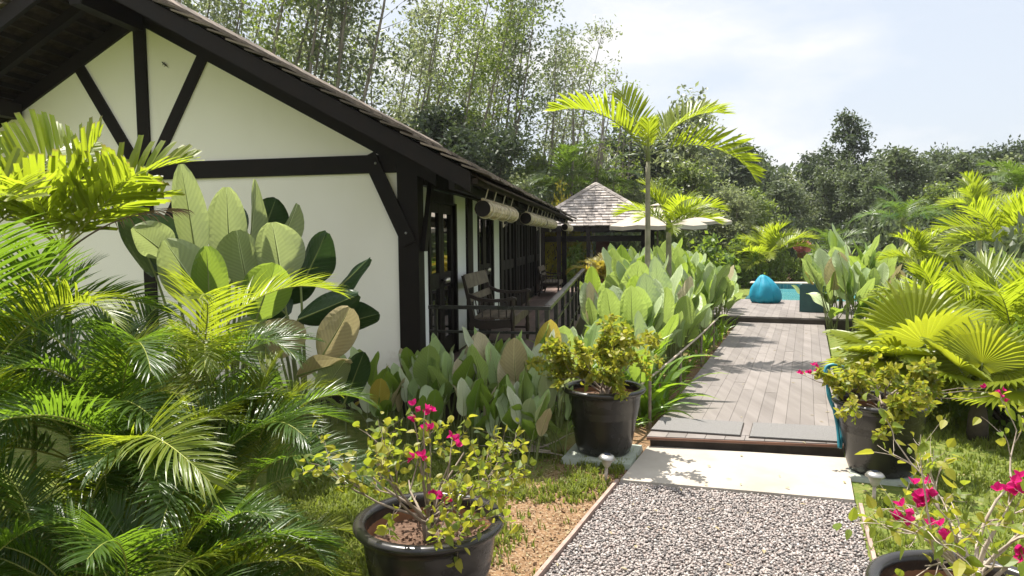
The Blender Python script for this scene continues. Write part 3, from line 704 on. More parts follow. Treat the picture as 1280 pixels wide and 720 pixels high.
# rolled bamboo blinds hanging at the eave
def blind(t0, t1, label):
    o = HS(-.75, t0, 1.91)
    t = thing('bamboo_blind', label, 'bamboo blind', tuple(o), 0, 'rolled bamboo blinds along the eave')
    mb = MB(); n = 22; ax = A; Ln = t1 - t0; k = int(Ln / .035)
    rs = random.Random(int(t0 * 10))
    rows = []
    r = .072
    prof = []
    for i in range(k + 1):
        rr = r + rs.uniform(-.003, .004)
        rows.append([o + A * (Ln * i / k) + U * (rr * cos(2 * pi * j / n) * (1 if j % 2 else .965)) + V((0, 0, rr * sin(2 * pi * j / n) * (1 if j % 2 else .965))) for j in range(n)])
    for i in range(k):          # every strip its own ring of short slats
        for j in range(n):
            j2 = (j + 1) % n
            mb.face([rows[i][j], rows[i][j2], rows[i + 1][j2].lerp(rows[i][j2], .08), rows[i + 1][j].lerp(rows[i][j], .08)])
    mb.build('roll', M['bamboo'], t, origin=tuple(o))
    for e, d in ((o + A * .004, -1), (o + A * (Ln - .01), 1)):
        m2 = MB(); m2.face([e + U * (.068 * cos(2 * pi * j / n)) + V((0, 0, .068 * sin(2 * pi * j / n))) for j in range(n)])
        m2.build('roll_end', M['timber'], t, origin=tuple(o))
    for f in (.08, .32, .62, .92):
        m3 = MB(); q = o + A * (Ln * f)
        m3.tube([q + U * (.077 * cos(a)) + V((0, 0, .077 * sin(a))) for a in [2 * pi * j / 16 for j in range(17)]], .006, 5, cap=False)
        m3.tube([q + V((0, 0, .085)), q + V((0, 0, .15)) + U * .02, q + V((0, 0, .22)) + U * .04], .005, 5)
        if f == .62: m3.tube([q - V((0, 0, .07)), q - V((0, 0, .14)), q + U * .02 - V((0, 0, .11))], .006, 5)
        m3.build('cord', M['rope'], t, origin=tuple(o))
    m4 = MB(); q = o + V((0, 0, .078)); m4.tube([q, q + A * Ln], .012, 6); m4.build('head_rail', M['bamboo'], t, origin=tuple(o))
blind(tpx(603, 258, -.75), tpx(641, 268, -.75), 'long rolled bamboo blind at the eave, nearest the gable with cords in full view')
blind(tpx(657, 275, -.75), tpx(678, 285, -.75), 'rolled bamboo blind under the eave, second from the gable')
blind(tpx(679, 277, -.75), tpx(692, 285, -.75), 'rolled bamboo blind under the eave, third from the gable')
blind(tpx(706, 284, -.75), tpx(713, 286, -.75), 'short-looking rolled blind beside the golden shrub at the far end of the eave')

# ------------------------------------------------------------------ plant pieces
def frond_mb(L, el, bend, n, ll, lw, vang=25, droop=.5, th0=75, th1=22, segs=3, fold=.25, seed=0, pet=.16, side=0., fat=.35, jag=.0, m_leaf=0, m_rach=1, rr=.009, ns=None):
    """one feather frond growing along +X from the origin, arching down"""
    rs = random.Random(seed); mb = MB(); NN = 16
    pts = []; p = V((0, 0, 0)); dirs = []
    for i in range(NN + 1):
        u = i / NN; a = rad(el - bend * u ** 1.35); y = rad(side * u)
        d = V((cos(a) * cos(y), cos(a) * sin(y), sin(a))); pts.append(p.copy()); dirs.append(d); p = p + d * (L / NN)
    mb.tube(pts, [rr * (1 - .82 * i / NN) for i in range(NN + 1)], 5, m_rach)
    def at(u):
        f = u * NN; i = min(NN - 1, int(f)); return pts[i].lerp(pts[i + 1], f - i), dirs[i].lerp(dirs[i + 1], f - i).normalized()
    for sgn in (1, -1):
        for k in range(n):
            u = pet + (1 - pet) * (k + .3 + rs.uniform(-.25, .25)) / n
            if u > .995: u = .995
            p, T = at(u); q = (u - pet) / (1 - pet)
            side_v = V((-T.y, T.x, 0)); side_v.normalize(); side_v *= sgn
            nn = T.cross(side_v) * sgn
            if nn.z < 0 and abs(T.z) < .9: nn = -nn
            th = rad(th0 + (th1 - th0) * q + rs.uniform(-6, 6)); va = rad(vang + rs.uniform(-9, 9))
            d = (T * cos(th) + (side_v * cos(va) + nn * sin(va)) * sin(th)).normalized()
            ln = ll * max(.25, sin(pi * (.16 + .74 * q)) ** .8) * rs.uniform(.88, 1.08)
            w = lw * (.6 + .4 * sin(pi * (.1 + .8 * q)))
            rows = []; uvs = []; c = p.copy()
            dd = droop * rs.uniform(.6, 1.4)
            for s in range(segs + 1):
                v = s / segs
                wd = (T - d * T.dot(d))
                if wd.length < .05: wd = nn.cross(d)
                wd.normalize()
                if jag: prof = min(1, .35 + 2.2 * v) * (1 if v < .99 else .8)
                else: prof = (.4 + .6 * min(1, v / fat)) * (1 if v < fat else max(.05, 1 - ((v - fat) / (1 - fat)) ** 1.6))
                hw = w * .5 * prof; nv = d.cross(wd).normalized()
                if nv.z < 0: nv = -nv
                lift = nv * (hw * fold)
                rows.append([c - wd * hw + lift, c.copy(), c + wd * hw + lift]); uvs.append([(0, v), (.5, v), (1, v)])
                c = c + d * (ln / segs); d = (d + V((0, 0, -dd * (v + .25) / segs * 1.2))).normalized()
            mb.grid(rows, m_leaf, uvs)
    return mb
def paddle_mb(P, Ln, W, lean, bow, seed=0, cup=.18, wav=.02, droop=0, m_b=0, m_p=1):
    """stalk from the origin leaning towards +X, ending in a broad paddle blade; the top side faces the stalk's axis"""
    rs = random.Random(seed); mb = MB(); pts = []; p = V((0, 0, 0)); a = rad(90 - lean * .35); NS = 6
    for i in range(NS + 1):
        pts.append(p.copy()); a = rad(90 - lean * (.35 + .5 * i / NS)); p = p + V((cos(a), 0, sin(a))) * (P / NS)
    mb.tube(pts, [.013 - .006 * i / NS for i in range(NS + 1)], 6, m_p)
    a0 = 90 - lean * .9; NB = 11; rows = []; uvs = []; p = pts[-1].copy(); mid = []
    tw = rs.uniform(-.25, .25); sd = rs.uniform(-8, 8)
    for i in range(NB + 1):
        v = i / NB; a = rad(a0 - bow * v ** 1.6 - droop * v ** 3); y = rad(sd * v)
        T = V((cos(a) * cos(y), sin(y), sin(a))); nn = V((-sin(a), 0, cos(a)))       # nn = upper side
        prof = (sin(pi * min(1, (v * .97 + .015)) ** .92)) ** .58 if v < .999 else .02
        prof = max(.015, prof) * (1 - .12 * v)
        hw = W * .5 * prof; sv = V((0, 1, 0)).lerp(nn, tw * v).normalized()
        row = []; ur = []
        for j in range(-3, 4):
            q = j / 3; w_ = wav * sin(v * 9 + j + seed) * abs(q) ** 2 * prof * 1.5
            row.append(p + sv * (hw * q) + nn * (cup * hw * abs(q) ** 1.3 + w_)); ur.append((.5 + q / 2, v))
        rows.append(row); uvs.append(ur); mid.append(p - nn * .002); p = p + T * (Ln / NB)
    mb.grid(rows, m_b, uvs)
    mb.tube(mid[:-1], [.007 * (1 - .9 * i / NB) for i in range(NB)], 5, m_p)
    return mb
def fan_mb(P, R, lean, seed=0, nseg=38, span=300, cone=.25):
    rs = random.Random(seed); mb = MB(); pts = []; p = V((0, 0, 0))
    for i in range(7):
        pts.append(p.copy()); a = rad(90 - lean * (.4 + .6 * i / 6)); p = p + V((cos(a), 0, sin(a))) * (P / 6)
    mb.tube(pts, [.011 - .004 * i / 6 for i in range(7)], 6, 1)
    h = pts[-1]; a = rad(90 - lean * 1.05 - 12); X = V((cos(a), 0, sin(a))); Y = V((0, 1, 0)); Nn = X.cross(Y); 
    if Nn.x > 0: Nn = -Nn
    for k in range(nseg):
        t0 = rad(-span / 2 + span * k / nseg); t1 = rad(-span / 2 + span * (k + 1) / nseg); tm = (t0 + t1) / 2
        rl = R * (.80 + .20 * cos(tm * .5)) * rs.uniform(.93, 1.04)
        def pt(t, r, l): return h + (X * cos(t) + Y * sin(t)) * r + Nn * (l + cone * r * .5 * (1 - .4 * cos(t)) - .22 * max(0, r / R - .55) ** 2 * R) - V((0, 0, .25 * max(0, r / R - .6) ** 2 * R))
        f1 = rl * .66
        r1 = [pt(t0, .02, 0), pt(tm, .02, .002), pt(t1, .02, 0)]; r2 = [pt(t0, f1 * .55, 0), pt(tm, f1 * .55, .012), pt(t1, f1 * .55, 0)]
        r3 = [pt(t0, f1, 0), pt(tm, f1, .02), pt(t1, f1, 0)]; g_ = (t1 - t0) * .18
        r4 = [pt(t0 + g_ * 1.6, rl * .86, -.004), pt(tm, rl * .87, .012), pt(t1 - g_ * 1.6, rl * .86, -.004)]
        dz = V((0, 0, -rs.uniform(.0, .05) * R)); r5 = [pt(tm - .004, rl, 0) + dz, pt(tm, rl, .004) + dz, pt(tm + .004, rl, 0) + dz]
        rows = [r1, r2, r3, r4, r5]; mb.grid(rows, 0, [[(0, v), (.5, v), (1, v)] for v in (0, .35, .66, .87, 1)])
    return mb
def strap_mb(Ln, W, el, bend, seed=0):
    rs = random.Random(seed); mb = MB(); p = V((0, 0, 0)); rows = []; uvs = []; n = 8
    for i in range(n + 1):
        v = i / n; a = rad(el - bend * v ** 1.4); T = V((cos(a), 0, sin(a))); nn = V((-sin(a), 0, cos(a)))
        hw = W * .5 * (.45 + .55 * min(1, v * 3)) * (1 - max(0, (v - .35) / .65) ** 1.8 * .97)
        rows.append([p + V((0, -hw, 0)) + nn * hw * .35, p.copy(), p + V((0, hw, 0)) + nn * hw * .35]); uvs.append([(0, v), (.5, v), (1, v)]); p = p + T * (Ln / n)
    mb.grid(rows, 0, uvs); return mb
def leaf_quad(mb, p, d, n, ln, w, m=0):
    """small pointed leaf folded along its midrib"""
    s = d.cross(n).normalized(); q = p + d * ln
    a = p + d * (ln * .42) + s * w * .5 + n * w * .14; b = p + d * (ln * .42) - s * w * .5 + n * w * .14
    i = len(mb.v); mb.v += [tuple(p), tuple(a), tuple(q), tuple(b)]
    mb.f += [(i, i + 1, i + 2), (i, i + 2, i + 3)]; mb.m += [m, m]; mb.uv += [None, None]
def leaf_oval(mb, p, d, n, ln, w, m=0, cup=.16, curl=.12):
    """ovate pointed leaf: folded midrib, rounded sides, drooping tip"""
    s = d.cross(n).normalized(); c = []
    for v, q in ((0, 0), (.22, .86), (.48, 1.), (.76, .62), (1, 0)):
        mid = p + d * (ln * v) - n * (curl * ln * v * v)
        c.append((mid, mid + s * (w * .5 * q) + n * (w * cup * q), mid - s * (w * .5 * q) + n * (w * cup * q)))
    i = len(mb.v)
    mb.v += [tuple(c[0][0])] + [tuple(x) for k in (1, 2, 3) for x in c[k]] + [tuple(c[4][0])]
    fs = [(0, 2, 1), (0, 1, 3), (1, 2, 5, 4), (1, 4, 6, 3), (4, 5, 8, 7), (4, 7, 9, 6), (7, 8, 10), (7, 10, 9)]
    mb.f += [tuple(i + k for k in f) for f in fs]; mb.m += [m] * 8; mb.uv += [None] * 8
def rdir(rs, up=0.):
    while True:
        v = V((rs.uniform(-1, 1), rs.uniform(-1, 1), rs.uniform(-1, 1)))
        if .05 < v.length < 1: 
            v.normalize(); v.z += up; return v.normalized()

# ------------------------------------------------------------------ feather palms
FR = {}
def frondset(key, mats, specs, **kw):
    FR[key] = [frond_mb(seed=i * 7 + 1, **dict(kw, **s)).mesh('frond', mats) for i, s in enumerate(specs)]
hi = dict(n=56, ll=.42, lw=.0205, segs=4, droop=.75, vang=28)
sp_areca = [dict(L=1.45, el=80, bend=95, side=8), dict(L=1.55, el=68, bend=105, side=-10), dict(L=1.5, el=55, bend=95, side=12), dict(L=1.3, el=42, bend=80), dict(L=1.2, el=25, bend=70, side=-8), dict(L=1.1, el=86, bend=50)]
frondset('areca', [M['areca'], M['rachis']], sp_areca, **hi)
frondset('areca_y', [M['areca_y'], M['rachis']], sp_areca, **hi)
frondset('mac', [M['palm_s'], M['rachis']], [dict(L=1.25, el=72, bend=55), dict(L=1.3, el=55, bend=60, side=10), dict(L=1.25, el=40, bend=60, side=-10), dict(L=1.1, el=82, bend=25)], n=18, ll=.42, lw=.058, segs=3, droop=.35, vang=30, jag=1, th0=70, th1=35)
frondset('tall', [M['palm_s'], M['petiole']], [dict(L=1.15, el=84, bend=22), dict(L=1.35, el=42, bend=72, side=5), dict(L=1.3, el=50, bend=75, side=-6), dict(L=1.5, el=30, bend=90), dict(L=1.1, el=66, bend=60)], n=27, ll=.44, lw=.050, segs=3, droop=.35, vang=32, th0=72, th1=30, pet=.2, fat=.55)
frondset('dark', [M['palm_d'], M['petiole']], [dict(L=1.5, el=75, bend=75), dict(L=1.6, el=55, bend=95, side=8), dict(L=1.6, el=35, bend=90, side=-8), dict(L=1.4, el=15, bend=70)], n=30, ll=.46, lw=.04, segs=3, droop=.7, vang=18)
frondset('lush', [M['palm_s'], M['petiole']], [dict(L=1.25, el=76, bend=60), dict(L=1.35, el=58, bend=75, side=8), dict(L=1.35, el=40, bend=75, side=-8), dict(L=1.2, el=22, bend=60)], n=30, ll=.50, lw=.046, segs=3, droop=.4, vang=30)
frondset('gold', [M['goldpalm'], M['rachis']], [dict(L=.85, el=78, bend=90), dict(L=.85, el=58, bend=100, side=8), dict(L=.8, el=35, bend=90)], n=26, ll=.24, lw=.03, segs=3, droop=.8)
frondset('dead', [M['dry'], M['dry']], [dict(L=1.0, el=28, bend=45, side=10)], n=20, ll=.26, lw=.012, segs=3, droop=2.6, vang=0, pet=.5)
def put_frond(parent, key, idx, loc, az, sc=1., roll=0., pitch=0., name='frond'):
    me = FR[key][idx % len(FR[key])]
    o = put(name, me, parent)
    o.matrix_local = MX.Translation(V(loc)) @ MX.Rotation(az, 4, 'Z') @ MX.Rotation(-pitch, 4, 'Y') @ MX.Rotation(roll, 4, 'X') @ MX.Scale(sc, 4)
    return o
def areca_clump(label, loc, canes, key='areca', seed=0, sc=1., zr_=(.25, .7), fr=(4, 5), spread=.28, group=None, mixy=.25):
    rs = random.Random(seed); t = thing('areca_palm', label, 'palm', loc, 0, group)
    for c in range(canes):
        a = 2 * pi * c / canes + rs.uniform(-.5, .5); r = spread * rs.uniform(.3, 1); x, y = r * cos(a), r * sin(a); h = rs.uniform(*zr_)
        lx, ly = x * .5, y * .5
        mb = MB(); mb.tube([(x, y, 0), (x + lx * .4, y + ly * .4, h * .5), (x + lx, y + ly, h)], [.022, .018, .013], 8); mb.build('cane', M['cane'], t, smooth=True)
        for k in range(rs.randint(*fr)):
            az = a + rs.gauss(0, 1.1) if rs.random() < .75 else rs.uniform(0, 2 * pi)
            kk = key if rs.random() > mixy else key + '_y'
            put_frond(t, kk, rs.choice([0, 1, 1, 2, 2, 3, 4, 5]), (x + lx, y + ly, h), az, sc * rs.uniform(.75, 1.08), rs.uniform(-.35, .35), rs.uniform(-.12, .12))
    return t
areca_clump('large areca palm clump of arching fronds at the left edge, below the sunlit taller palm', (-2.76, 3.75, 0), 5, seed=2, sc=.86, zr_=(.5, .92), mixy=.15)
areca_clump('dense areca palm clump in front of the gable wall, right of the left-edge clump', (-2.15, 3.9, 0), 7, seed=5, sc=.74, zr_=(.40, .85))
areca_clump('areca palm in the middle of the clumps, its fronds arching over the lowest ones', (-2.0, 3.15, 0), 6, seed=33, sc=.66, zr_=(.3, .65))
areca_clump('low areca palm with dark shaded fronds in the bottom left corner', (-1.72, 2.55, 0), 6, seed=9, sc=.60, zr_=(.12, .36), mixy=.1)
areca_clump('areca palm whose fronds reach right over the grass towards the big pot', (-1.62, 3.5, 0), 6, seed=14, sc=.60, zr_=(.22, .5), mixy=.35)
areca_clump('areca palm of pale-ribbed fronds just left of the lawn, in front of the clumps', (-1.47, 2.9, 0), 5, seed=41, sc=.50, zr_=(.1, .32), mixy=.3)
areca_clump('small areca palm nearest the camera with fronds low over the lawn', (-1.08, 2.42, 0), 3, seed=21, sc=.38, zr_=(.02, .10), mixy=.25)
# taller palm with broad blunt leaflets at the left
c = atY(78, 312, 4.5); c2 = atY(-25, 300, 4.3)
t = thing('palm', 'sunlit yellow-green palm with broad blunt leaflets standing against the cream gable', 'palm', (c.x, c.y, 0))
for x, y, h, sd, fl in ((0, 0, c.z, 1, [(3, .55, .72, .3, 0), (1, .35, .78, .5, .1), (2, -.65, .75, -.6, .2), (0, 1.4, .6, .5, 0), (2, 2.3, .7, .2, 0), (0, 2.9, .78, -.5, 0), (1, -2.0, .6, .4, 0), (2, -.25, .68, -.5, .15), (1, -1.2, .55, .2, 0), (2, -2.7, .7, .3, .1)]),
                        (c2.x - c.x, c2.y - c.y, c2.z, 2, [(0, 1.9, .85, .5, 0), (1, 1.1, .7, .2, 0), (0, 2.6, .8, .2, 0), (2, -.5, .7, .3, 0), (1, -1.3, .7, .4, 0), (2, .1, .66, -.4, .2)])):
    mb = MB(); mb.tube([(x, y, 0), (x + .02, y, h * .5), (x, y, h)], [.03, .026, .02], 8); mb.build('trunk', M['palmtrunk'], t, smooth=True)
    for f in fl: put_frond(t, 'mac', f[0], (x, y, h), f[1], f[2], f[3], f[4])
put_frond(t, 'dead', 0, (.02, -.10, c.z - 1.65 + 1.58), .05, .85, .2, .2, 'dead_frond')

# ------------------------------------------------------------------ broad paddle-leaved plants
def leafset(mats, specs): return [paddle_mb(seed=i, **s).mesh('leaf', mats) for i, s in enumerate(specs)]
SPEC = [dict(P=.76, Ln=.66, W=.33, lean=8, bow=6), dict(P=.74, Ln=.68, W=.36, lean=16, bow=12), dict(P=.64, Ln=.62, W=.34, lean=26, bow=20), dict(P=.48, Ln=.58, W=.32, lean=34, bow=28), dict(P=.34, Ln=.52, W=.29, lean=44, bow=40, droop=20), dict(P=.60, Ln=.52, W=.15, lean=12, bow=5, cup=.7)]
LV = {k: leafset([M[k], M['petiole']], SPEC) for k in ('cal', 'cal_pale', 'cal_yel', 'cal_dry', 'cal_dark', 'cal_grey')}
def paddle_plant(label, loc, h=1., n=11, seed=0, keys=('cal', 'cal_pale', 'cal_pale'), odd=.025, cat='plant', name='paddle_leaf_plant', group=None, wide=1.):
    rs = random.Random(seed); t = thing(name, label, cat, loc, 0, group)
    for k in range(n):
        i = rs.choice([0, 0, 1, 1, 1, 2, 2, 3, 4, 5]) if k > 1 else 0
        key = rs.choice(keys)
        if rs.random() < odd: key = rs.choice(('cal_yel', 'cal_dry', 'cal_dry', 'cal_dry'))
        az = 2.4 * k + rs.uniform(-.5, .5); s = h * rs.uniform(.72, 1.08)
        o = put('leaf', LV[key][i], t)
        o.matrix_local = MX.Translation(V((rs.uniform(-.10, .10) * wide, rs.uniform(-.10, .10) * wide, 0))) @ MX.Rotation(az, 4, 'Z') @ MX.Rotation(rs.uniform(-.12, .15), 4, 'Y') @ MX.Rotation(rs.uniform(-.12, .12), 4, 'X') @ MX.Diagonal((s, s * rs.uniform(.85, 1.2), s, 1))
        if key == 'cal_yel': o['label'] = 'yellow dying leaf'
        if key == 'cal_dry': o['label'] = 'dry buff leaf'
    return t
rs = random.Random(77)
# hedge beside the boardwalk
k = 0
for s in np.arange(.9, 9.6, .46):
    for r, hh in ((-.42, .78), (-.85, .95), (-1.35, 1.0)):
        if r < -1.2 and s < 1.6: continue
        if r > -.5 and s < .7: continue
        f = min(1., .66 + .10 * s)
        p = BW(r + rs.uniform(-.12, .12), s + rs.uniform(-.18, .18), 0)
        if 640 + F * p.x / p.y < 772: continue
        paddle_plant('paddle-leaved plant in the tall hedge along the left side of the boardwalk', tuple(p), hh * f * rs.uniform(.92, 1.12), rs.choice([8, 9, 10]), 100 + k, group='hedge plants left of the boardwalk'); k += 1
# bed in front of the veranda
for i, (px, py, hh) in enumerate([(515, 520, .46), (548, 528, .55), (580, 532, .58), (612, 535, .6), (640, 538, .62), (668, 535, .62), (560, 512, .56), (600, 512, .62), (635, 512, .64), (672, 512, .66), (698, 515, .58), (715, 505, .62), (530, 512, .5), (585, 548, .44), (625, 553, .44), (540, 545, .4), (655, 560, .4), (500, 530, .42), (470, 535, .4), (448, 520, .5), (425, 505, .55), (655, 552, .45), (690, 548, .5)]):
    p = atz(px, py + 22, 0)
    paddle_plant('low paddle-leaved plant in the bed between the veranda railing and the big black pots', (p.x, p.y, 0), hh * 1.02, 9, 300 + i, ('cal', 'cal', 'cal_pale', 'cal_grey'), .05, group='low plants in the bed before the veranda')
# cluster right of the boardwalk end
for i, (px, py, hh) in enumerate([(1030, 402, 1.12), (1052, 404, 1.3), (1075, 405, 1.24), (1098, 408, 1.12), (1040, 415, 1.06), (1065, 420, 1.0), (1090, 420, 0.94), (1020, 399, 0.95), (1115, 405, 0.94)]):
    p = atz(px, py, 0)
    paddle_plant('waxy grey-green paddle-leaved plant in the cluster right of the boardwalk near the pool deck', (p.x, p.y, 0), hh, 11, 400 + i, ('cal_pale', 'cal_pale', 'cal'), .07, group='plants at the right end of the boardwalk')
# the big leaves against the gable wall
def big_leaf(parent, base, tip, W, key, origin, seed=0, face=0., bow=.1):
    """one large leaf surveyed between its base and tip, facing 'face' radians off the gable normal"""
    base, tip = V(base) - V(origin), V(tip) - V(origin)
    X = (tip - base); Ln = X.length; X.normalize()
    Yv = V((cos(face), sin(face), 0)); Yv = (Yv - X * Yv.dot(X)).normalized(); Zv = X.cross(Yv)
    mb = MB(); rows = []; uvs = []; NB = 12; mid = []
    for i in range(NB + 1):
        v = i / NB; c = base + X * (Ln * v) - Zv * (bow * Ln * (v * v - v) * 1.2)
        prof = max(.015, sin(pi * min(1, v * .97 + .015) ** .92) ** .55)
        row = []; ur = []
        for j in range(-3, 4):
            q = j / 3; row.append(c + Yv * (W * .5 * prof * q) + Zv * (.24 * W * abs(q) ** 1.2 * prof + .018 * sin(v * 8 + j + seed) * q * q)); ur.append((.5 + q / 2, v))
        rows.append(row); uvs.append(ur); mid.append(c - Zv * .003)
    mb.grid(rows, 0, uvs); mb.tube(mid[:-1], [.008 * (1 - .9 * i / NB) for i in range(NB)], 5, 1)
    g0 = V((base.x * .25, base.y * .3, 0)); mb.tube([g0, g0.lerp(base, .5) + V((0, 0, .1 * base.z)), base], [.016, .013, .008], 6, 1)
    mb.build('leaf', [M[key], M['petiole']], parent)
LEAVES = [  # plant, base px, tip px, width px, material, depth, face
    (0, (288, 335), (283, 234), 44, 'cal_grey', 5.75, .5), (0, (305, 345), (318, 224), 34, 'cal_grey', 5.95, -.7), (0, (246, 330), (226, 205), 36, 'cal_grey', 5.6, .3),
    (0, (262, 385), (205, 300), 60, 'cal_grey', 5.5, .3), (0, (262, 390), (258, 308), 40, 'cal', 5.4, .2), (0, (330, 340), (372, 255), 34, 'cal_grey', 6.0, -.5),
    (0, (300, 300), (262, 262), 50, 'cal_dark', 6.0, .2), (0, (325, 300), (345, 248), 40, 'cal_dark', 6.1, 0), (0, (240, 345), (180, 270), 56, 'cal_dark', 5.8, .2), (0, (195, 345), (150, 250), 50, 'cal_dark', 5.9, 0),
    (0, (210, 320), (165, 285), 46, 'cal_grey', 5.6, .1), (0, (310, 360), (296, 288), 52, 'cal_grey', 5.75, .6),
    (1, (352, 352), (340, 278), 56, 'cal_grey', 5.75, .1), (1, (320, 400), (345, 330), 54, 'cal', 5.5, .2), (1, (376, 358), (408, 290), 42, 'cal_dark', 5.8, -.3),
    (1, (408, 372), (462, 322), 22, 'cal_dark', 5.75, -.6), (1, (372, 400), (448, 368), 34, 'cal_dark', 5.7, -.2), (1, (400, 450), (438, 385), 44, 'cal_dry', 5.55, -.1), (1, (352, 448), (352, 398), 52, 'cal_dry', 5.6, .2),
    (1, (420, 408), (474, 392), 34, 'cal_dark', 5.85, -.1), (1, (372, 470), (440, 452), 30, 'cal_dry', 5.5, .2), (1, (340, 445), (300, 400), 46, 'cal_grey', 5.6, .4), (1, (360, 395), (310, 350), 48, 'cal_dark', 5.9, .3), (1, (345, 380), (390, 340), 40, 'cal_dark', 5.95, 0), (1, (400, 500), (432, 450), 34, 'cal_grey', 5.5, .2), (1, (430, 505), (455, 440), 30, 'cal_dark', 5.55, 0)]
roots = [V((-2.2, 5.2, 0)), V((-1.55, 5.25, 0))]
bigs = [thing('broad_leaf_plant', 'tall plant with big upright grey-green leaves against the cream gable wall', 'plant', tuple(roots[0])),
        thing('broad_leaf_plant', 'large-leaved plant with dark and dried buff leaves beside the corner post', 'plant', tuple(roots[1]))]
for i, (q, b, tp, w, key, Y, fc) in enumerate(LEAVES):
    Y -= .55
    big_leaf(bigs[q], atY(*b, Y), atY(*tp, Y - .08), w * 1.12 * Y / F, key, roots[q], i, fc)

# strap-leaved bright plants at the hedge foot
ST = [strap_mb(.62, .055, 78, 60, 1).mesh('leaf', M['strap']), strap_mb(.58, .06, 60, 80, 2).mesh('leaf', M['strap']), strap_mb(.5, .05, 40, 70, 3).mesh('leaf', M['strap'])]
def strap_plant(label, loc, sc, n, seed, group=None):
    rs = random.Random(seed); t = thing('strap_leaf_plant', label, 'plant', loc, 0, group)
    for k in range(n):
        o = put('leaf', rs.choice(ST), t); s = sc * rs.uniform(.7, 1.1)
        o.matrix_local = MX.Translation(V((rs.uniform(-.06, .06), rs.uniform(-.06, .06), 0))) @ MX.Rotation(2.4 * k + rs.uniform(-.4, .4), 4, 'Z') @ MX.Rotation(rs.uniform(-.2, .2), 4, 'X') @ MX.Scale(s, 4)
rs = random.Random(31)
for i, s in enumerate(np.arange(.25, 8., .42)):
    p = BW(-.16 + rs.uniform(-.08, .03), s, 0)
    strap_plant('low bright-green strap-leaved plant at the foot of the hedge along the boardwalk edge', tuple(p), .62 * rs.uniform(.8, 1.15), 10, 40 + i, 'strap-leaved plants at the hedge foot')
for i, (px, Y, sc) in enumerate([(722, 6.3, 1.45), (745, 6.7, 1.6), (768, 6.4, 1.55), (790, 6.8, 1.7), (808, 6.3, 1.35), (735, 7.4, 1.5), (760, 7.6, 1.6), (830, 6.6, 1.2)]):
    c = atY(px, 400, Y); strap_plant('taller yellow-green strap-leaved plant behind the dense potted shrub', (c.x, Y, 0), sc, 14, 70 + i, 'strap-leaved plants behind the middle pot')
for i, (px, Y, hh) in enumerate([(752, 8.3, .8), (770, 9.2, .85), (757, 9.9, .85), (748, 11., .85), (780, 7.6, .8), (800, 7.3, .85), (815, 7.8, .95)]):
    c = atY(px, 400, Y); paddle_plant('paddle-leaved plant in the tall hedge along the left side of the boardwalk', (c.x, Y, 0), hh, 9, 500 + i, group='hedge plants left of the boardwalk')

# bamboo pole rail along the hedge
t = thing('bamboo_rail', 'thin bare bamboo pole on stakes along the hedge beside the boardwalk', 'rail', tuple(BW(-.05, .9, 0)))
o = BW(-.05, .9, 0)
mb = MB(); mb.tube([BW(-.26, -.1, .33), BW(-.14, 1.5, .40), BW(-.08, 3.4, .44), BW(-.07, 5.2, .46)], [.013, .012, .011, .010], 8); mb.build('pole', M['twig_pale'], t, origin=tuple(o), smooth=True)
for s in (.6, 2.2, 3.8, 5.1):
    mb = MB(); mb.tube([BW(-.1, s, 0), BW(-.1, s, .42)], .014, 7); mb.build('stake', M['twig'], t, origin=tuple(o))

# ------------------------------------------------------------------ pots
def pot_meshes():
    w = MB(); H_ = .47
    prof = [(.0, .0), (.165, 0), (.175, .012), (.19, .06), (.205, .16), (.222, .26), (.226, .268), (.2235, .276), (.229, .284), (.2265, .292), (.232, .30), (.2295, .308), (.236, .32), (.245, .40), (.247, .425), (.262, .43), (.274, .437), (.28, .449), (.277, .461), (.264, .468), (.246, .466), (.237, .458), (.234, .44), (.232, .41)]
    w.lathe(prof, 56)
    b = w.mesh('body', M['pot'], smooth=True)
    i = MB(); i.lathe([(.2325, .412), (.2275, .395), (.222, .36), (.215, .33)], 48); lin = i.mesh('inner_wall', M['terra'], smooth=True)
    s = MB(); rs = random.Random(2); rows = []
    for a in range(10):
        r = .221 * a / 9 + .0005; rows.append([V((r * cos(2 * pi * k / 40), r * sin(2 * pi * k / 40), .372 + .016 * NZ.noise(V((r * 9 * cos(2 * pi * k / 40), r * 9 * sin(2 * pi * k / 40), 1))) + rs.uniform(-.004, .004))) for k in range(40)])
    s.grid(rows, close=True)
    for k in range(260):
        a = rs.uniform(0, 2 * pi); r = .205 * sqrt(rs.random()); c = V((r * cos(a), r * sin(a), .378)); z = rs.uniform(.004, .012)
        q = [c + rdir(rs) * z for _ in range(4)]
        s.face([q[0], q[1], q[2]]); s.face([q[0], q[2], q[3]]); s.face([q[0], q[3], q[1]]); s.face([q[1], q[3], q[2]])
    return b, lin, s.mesh('soil', M['potsoil'])
PB, PL, PS = pot_meshes()
def pot(label, loc, rz=0, sc=1.):
    t = thing('plant_pot', label, 'plant pot', loc, rz, 'large black plant pots'); t.scale = (sc * 1.13, sc * 1.13, sc * 1.06)
    put('body', PB, t); put('inner_wall', PL, t); put('soil', PS, t)
    return t
pF = atz(537, 657, .455); pM = atz(757, 575, 0) + V((.0, .10, 0)); pR = atz(1107, 600, 0) + V((0.02, .12, 0)); pC = atz(1214, 742, .46)
pF.z = 0; pC.z = 0
pot('black pot with ribbed band holding the sparse shrub on the grass, nearest the areca palms', tuple(pF), .3)
pot('black pot on a mossy slab left of the pale concrete pavement', (pM.x, pM.y, .045), 1.2)
pot('black pot at the right corner of the boardwalk, beside the teal hose', (pR.x, pR.y, .03), 2.)
pot('black pot holding the twiggy shrub in the bottom right corner', (pC.x, pC.y, -.02), .7)
